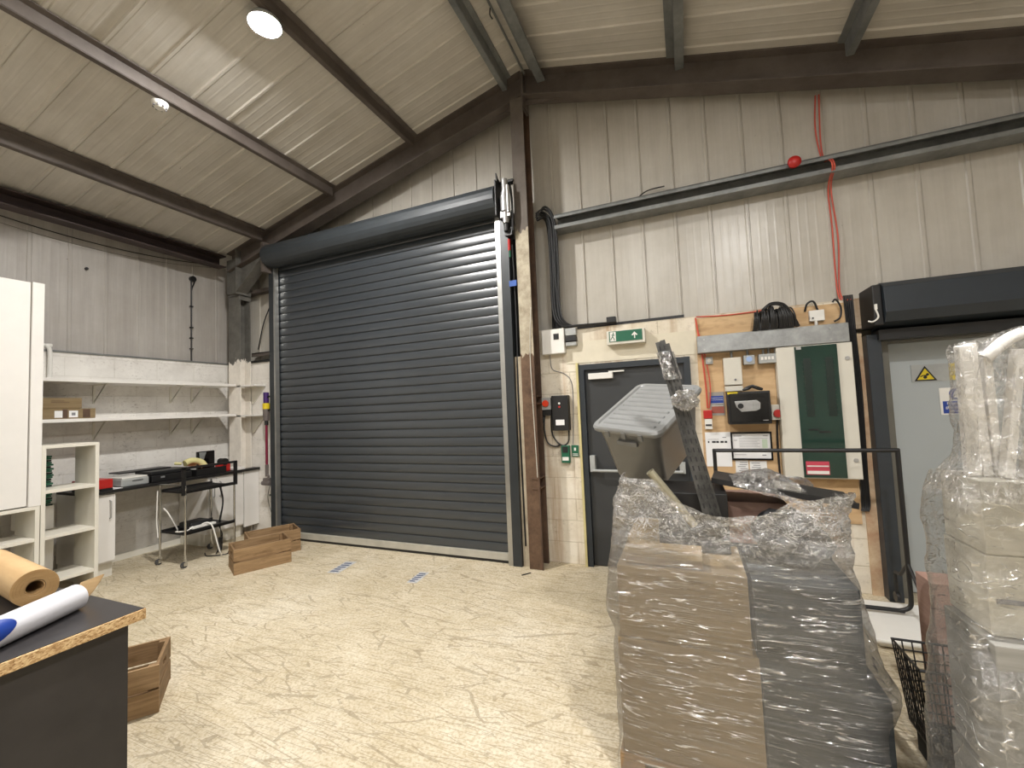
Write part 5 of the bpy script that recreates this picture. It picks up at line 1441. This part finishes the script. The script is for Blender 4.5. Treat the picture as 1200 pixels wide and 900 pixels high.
# black wire basket
t = thing('wire_basket', 'black wire basket squeezed between the two wrapped stacks', 'basket', (.95, 2.35, 0))
mb = MB()
bx0, bx1, by0, by1, bz0, bz1 = .80, 1.12, 2.25, 2.50, .14, .47
def P_(u, v, z):
    k = (z - bz0) / (bz1 - bz0); s = .8 + .2 * k; cx, cy = (bx0 + bx1) / 2, (by0 + by1) / 2
    return (cx + (u - .5) * (bx1 - bx0) * s, cy + (v - .5) * (by1 - by0) * s, z)
for k in range(9):
    z = bz0 + (bz1 - bz0) * k / 8
    mb.tube([P_(0, 0, z), P_(1, 0, z), P_(1, 1, z), P_(0, 1, z), P_(0, 0, z)], .0035 if 0 < k < 8 else .006, 5, smooth=False)
for k in range(10):
    u = k / 9
    mb.tube([P_(u, 0, bz0), P_(u, 0, bz1)], .003, 5); mb.tube([P_(u, 1, bz0), P_(u, 1, bz1)], .003, 5)
    mb.tube([P_(0, u, bz0), P_(0, u, bz1)], .003, 5); mb.tube([P_(1, u, bz0), P_(1, u, bz1)], .003, 5); mb.tube([P_(u, 0, bz0), P_(u, 1, bz0)], .003, 5)
mb.build('wire_mesh', blackmt, t)
carton('grey_carton', .86, 1.08, 2.28, 2.50, .0, .13, card_g, 'dark grey carton on the floor under the wire basket')
top2 = interp([(0, 1.36), (90, 1.36), (180, 1.34), (225, 1.37), (270, 1.36), (315, 1.36)])
film_skin('stretch_film', [(.03, .62, 1.4, 1.42, 1.80), (.3, .62, 1.36, 1.43, 1.80), (.58, .625, 1.35, 1.46, 1.79), (.80, .645, 1.34, 1.49, 1.78), (.93, .67, 1.33, 1.545, 1.79), (1.02, .665, 1.33, 1.55, 1.79), (1.14, .675, 1.33, 1.548, 1.79), (1.25, .665, 1.33, 1.54, 1.78), (1.36, .69, 1.33, 1.555, 1.77)],
          top2, film2, 'clear stretch film wrapped round the cartons of the right stack', amp=.006, crz=.95, camp=.008, zs=14, seed=4.2)
top3 = interp([(0, 1.76), (90, 1.74), (180, 1.715), (225, 1.73), (270, 1.76), (315, 1.77)])
film_skin('stretch_film', [(1.30, .64, 1.0, 1.50, 1.69), (1.345, .665, 1.0, 1.51, 1.68), (1.42, .715, .98, 1.53, 1.67), (1.6, .706, .98, 1.54, 1.62), (1.77, .70, .98, 1.55, 1.61)], top3,
          mat_film('stretch film round the white slats', .02, .38, (16, 16, 22), .6, knead=.38), 'clear stretch film wrapped round the white slats on the right stack', nu=160, nv=60, amp=.01, crz=1.3, camp=.012, zs=12, seed=8.1)
# crumpled film on the floor between the stacks
blob('film_heap', (.62, 1.74, .16), (.13, .14, .22), film3, 'crumpled heap of clear film between the two stacks', 'film', 14, .5)

# =================================================================== CAMERA / WORLD
yaw, pit, rol, F = -3.89688603e-01, 5.50438052e-02, -4.22297408e-02, 496.757587
fwd = Vector((sin(yaw) * cos(pit), cos(yaw) * cos(pit), sin(pit)))
right = Vector((cos(yaw), -sin(yaw), 0)); up = right.cross(fwd)
r2 = right * cos(rol) + up * sin(rol); u2 = -right * sin(rol) + up * cos(rol)
cam = bpy.data.cameras.new('camera'); cam.sensor_width = 36; cam.lens = F / 1200 * 36; cam.clip_start = 0.05
co = bpy.data.objects.new('camera', cam); COL.objects.link(co)
Mx = Matrix((r2, u2, -fwd)).transposed().to_4x4(); Mx.translation = (0, 0, 1.6)
co.matrix_world = Mx
SC.camera = co
w = bpy.data.worlds.new('world'); SC.world = w; w.use_nodes = True
w.node_tree.nodes['Background'].inputs[0].default_value = (0.05, 0.05, 0.055, 1); w.node_tree.nodes['Background'].inputs[1].default_value = 1.0
SC.view_settings.view_transform = 'Standard'
try: SC.view_settings.look = 'None'
except Exception: pass
SC.view_settings.gamma = 1.0; SC.view_settings.use_curve_mapping = False
SC.view_settings.exposure = 0.75
SC.cycles.max_bounces = 10; SC.cycles.diffuse_bounces = 5; SC.cycles.transparent_max_bounces = 24
SC.cycles.sample_clamp_indirect = 6.0
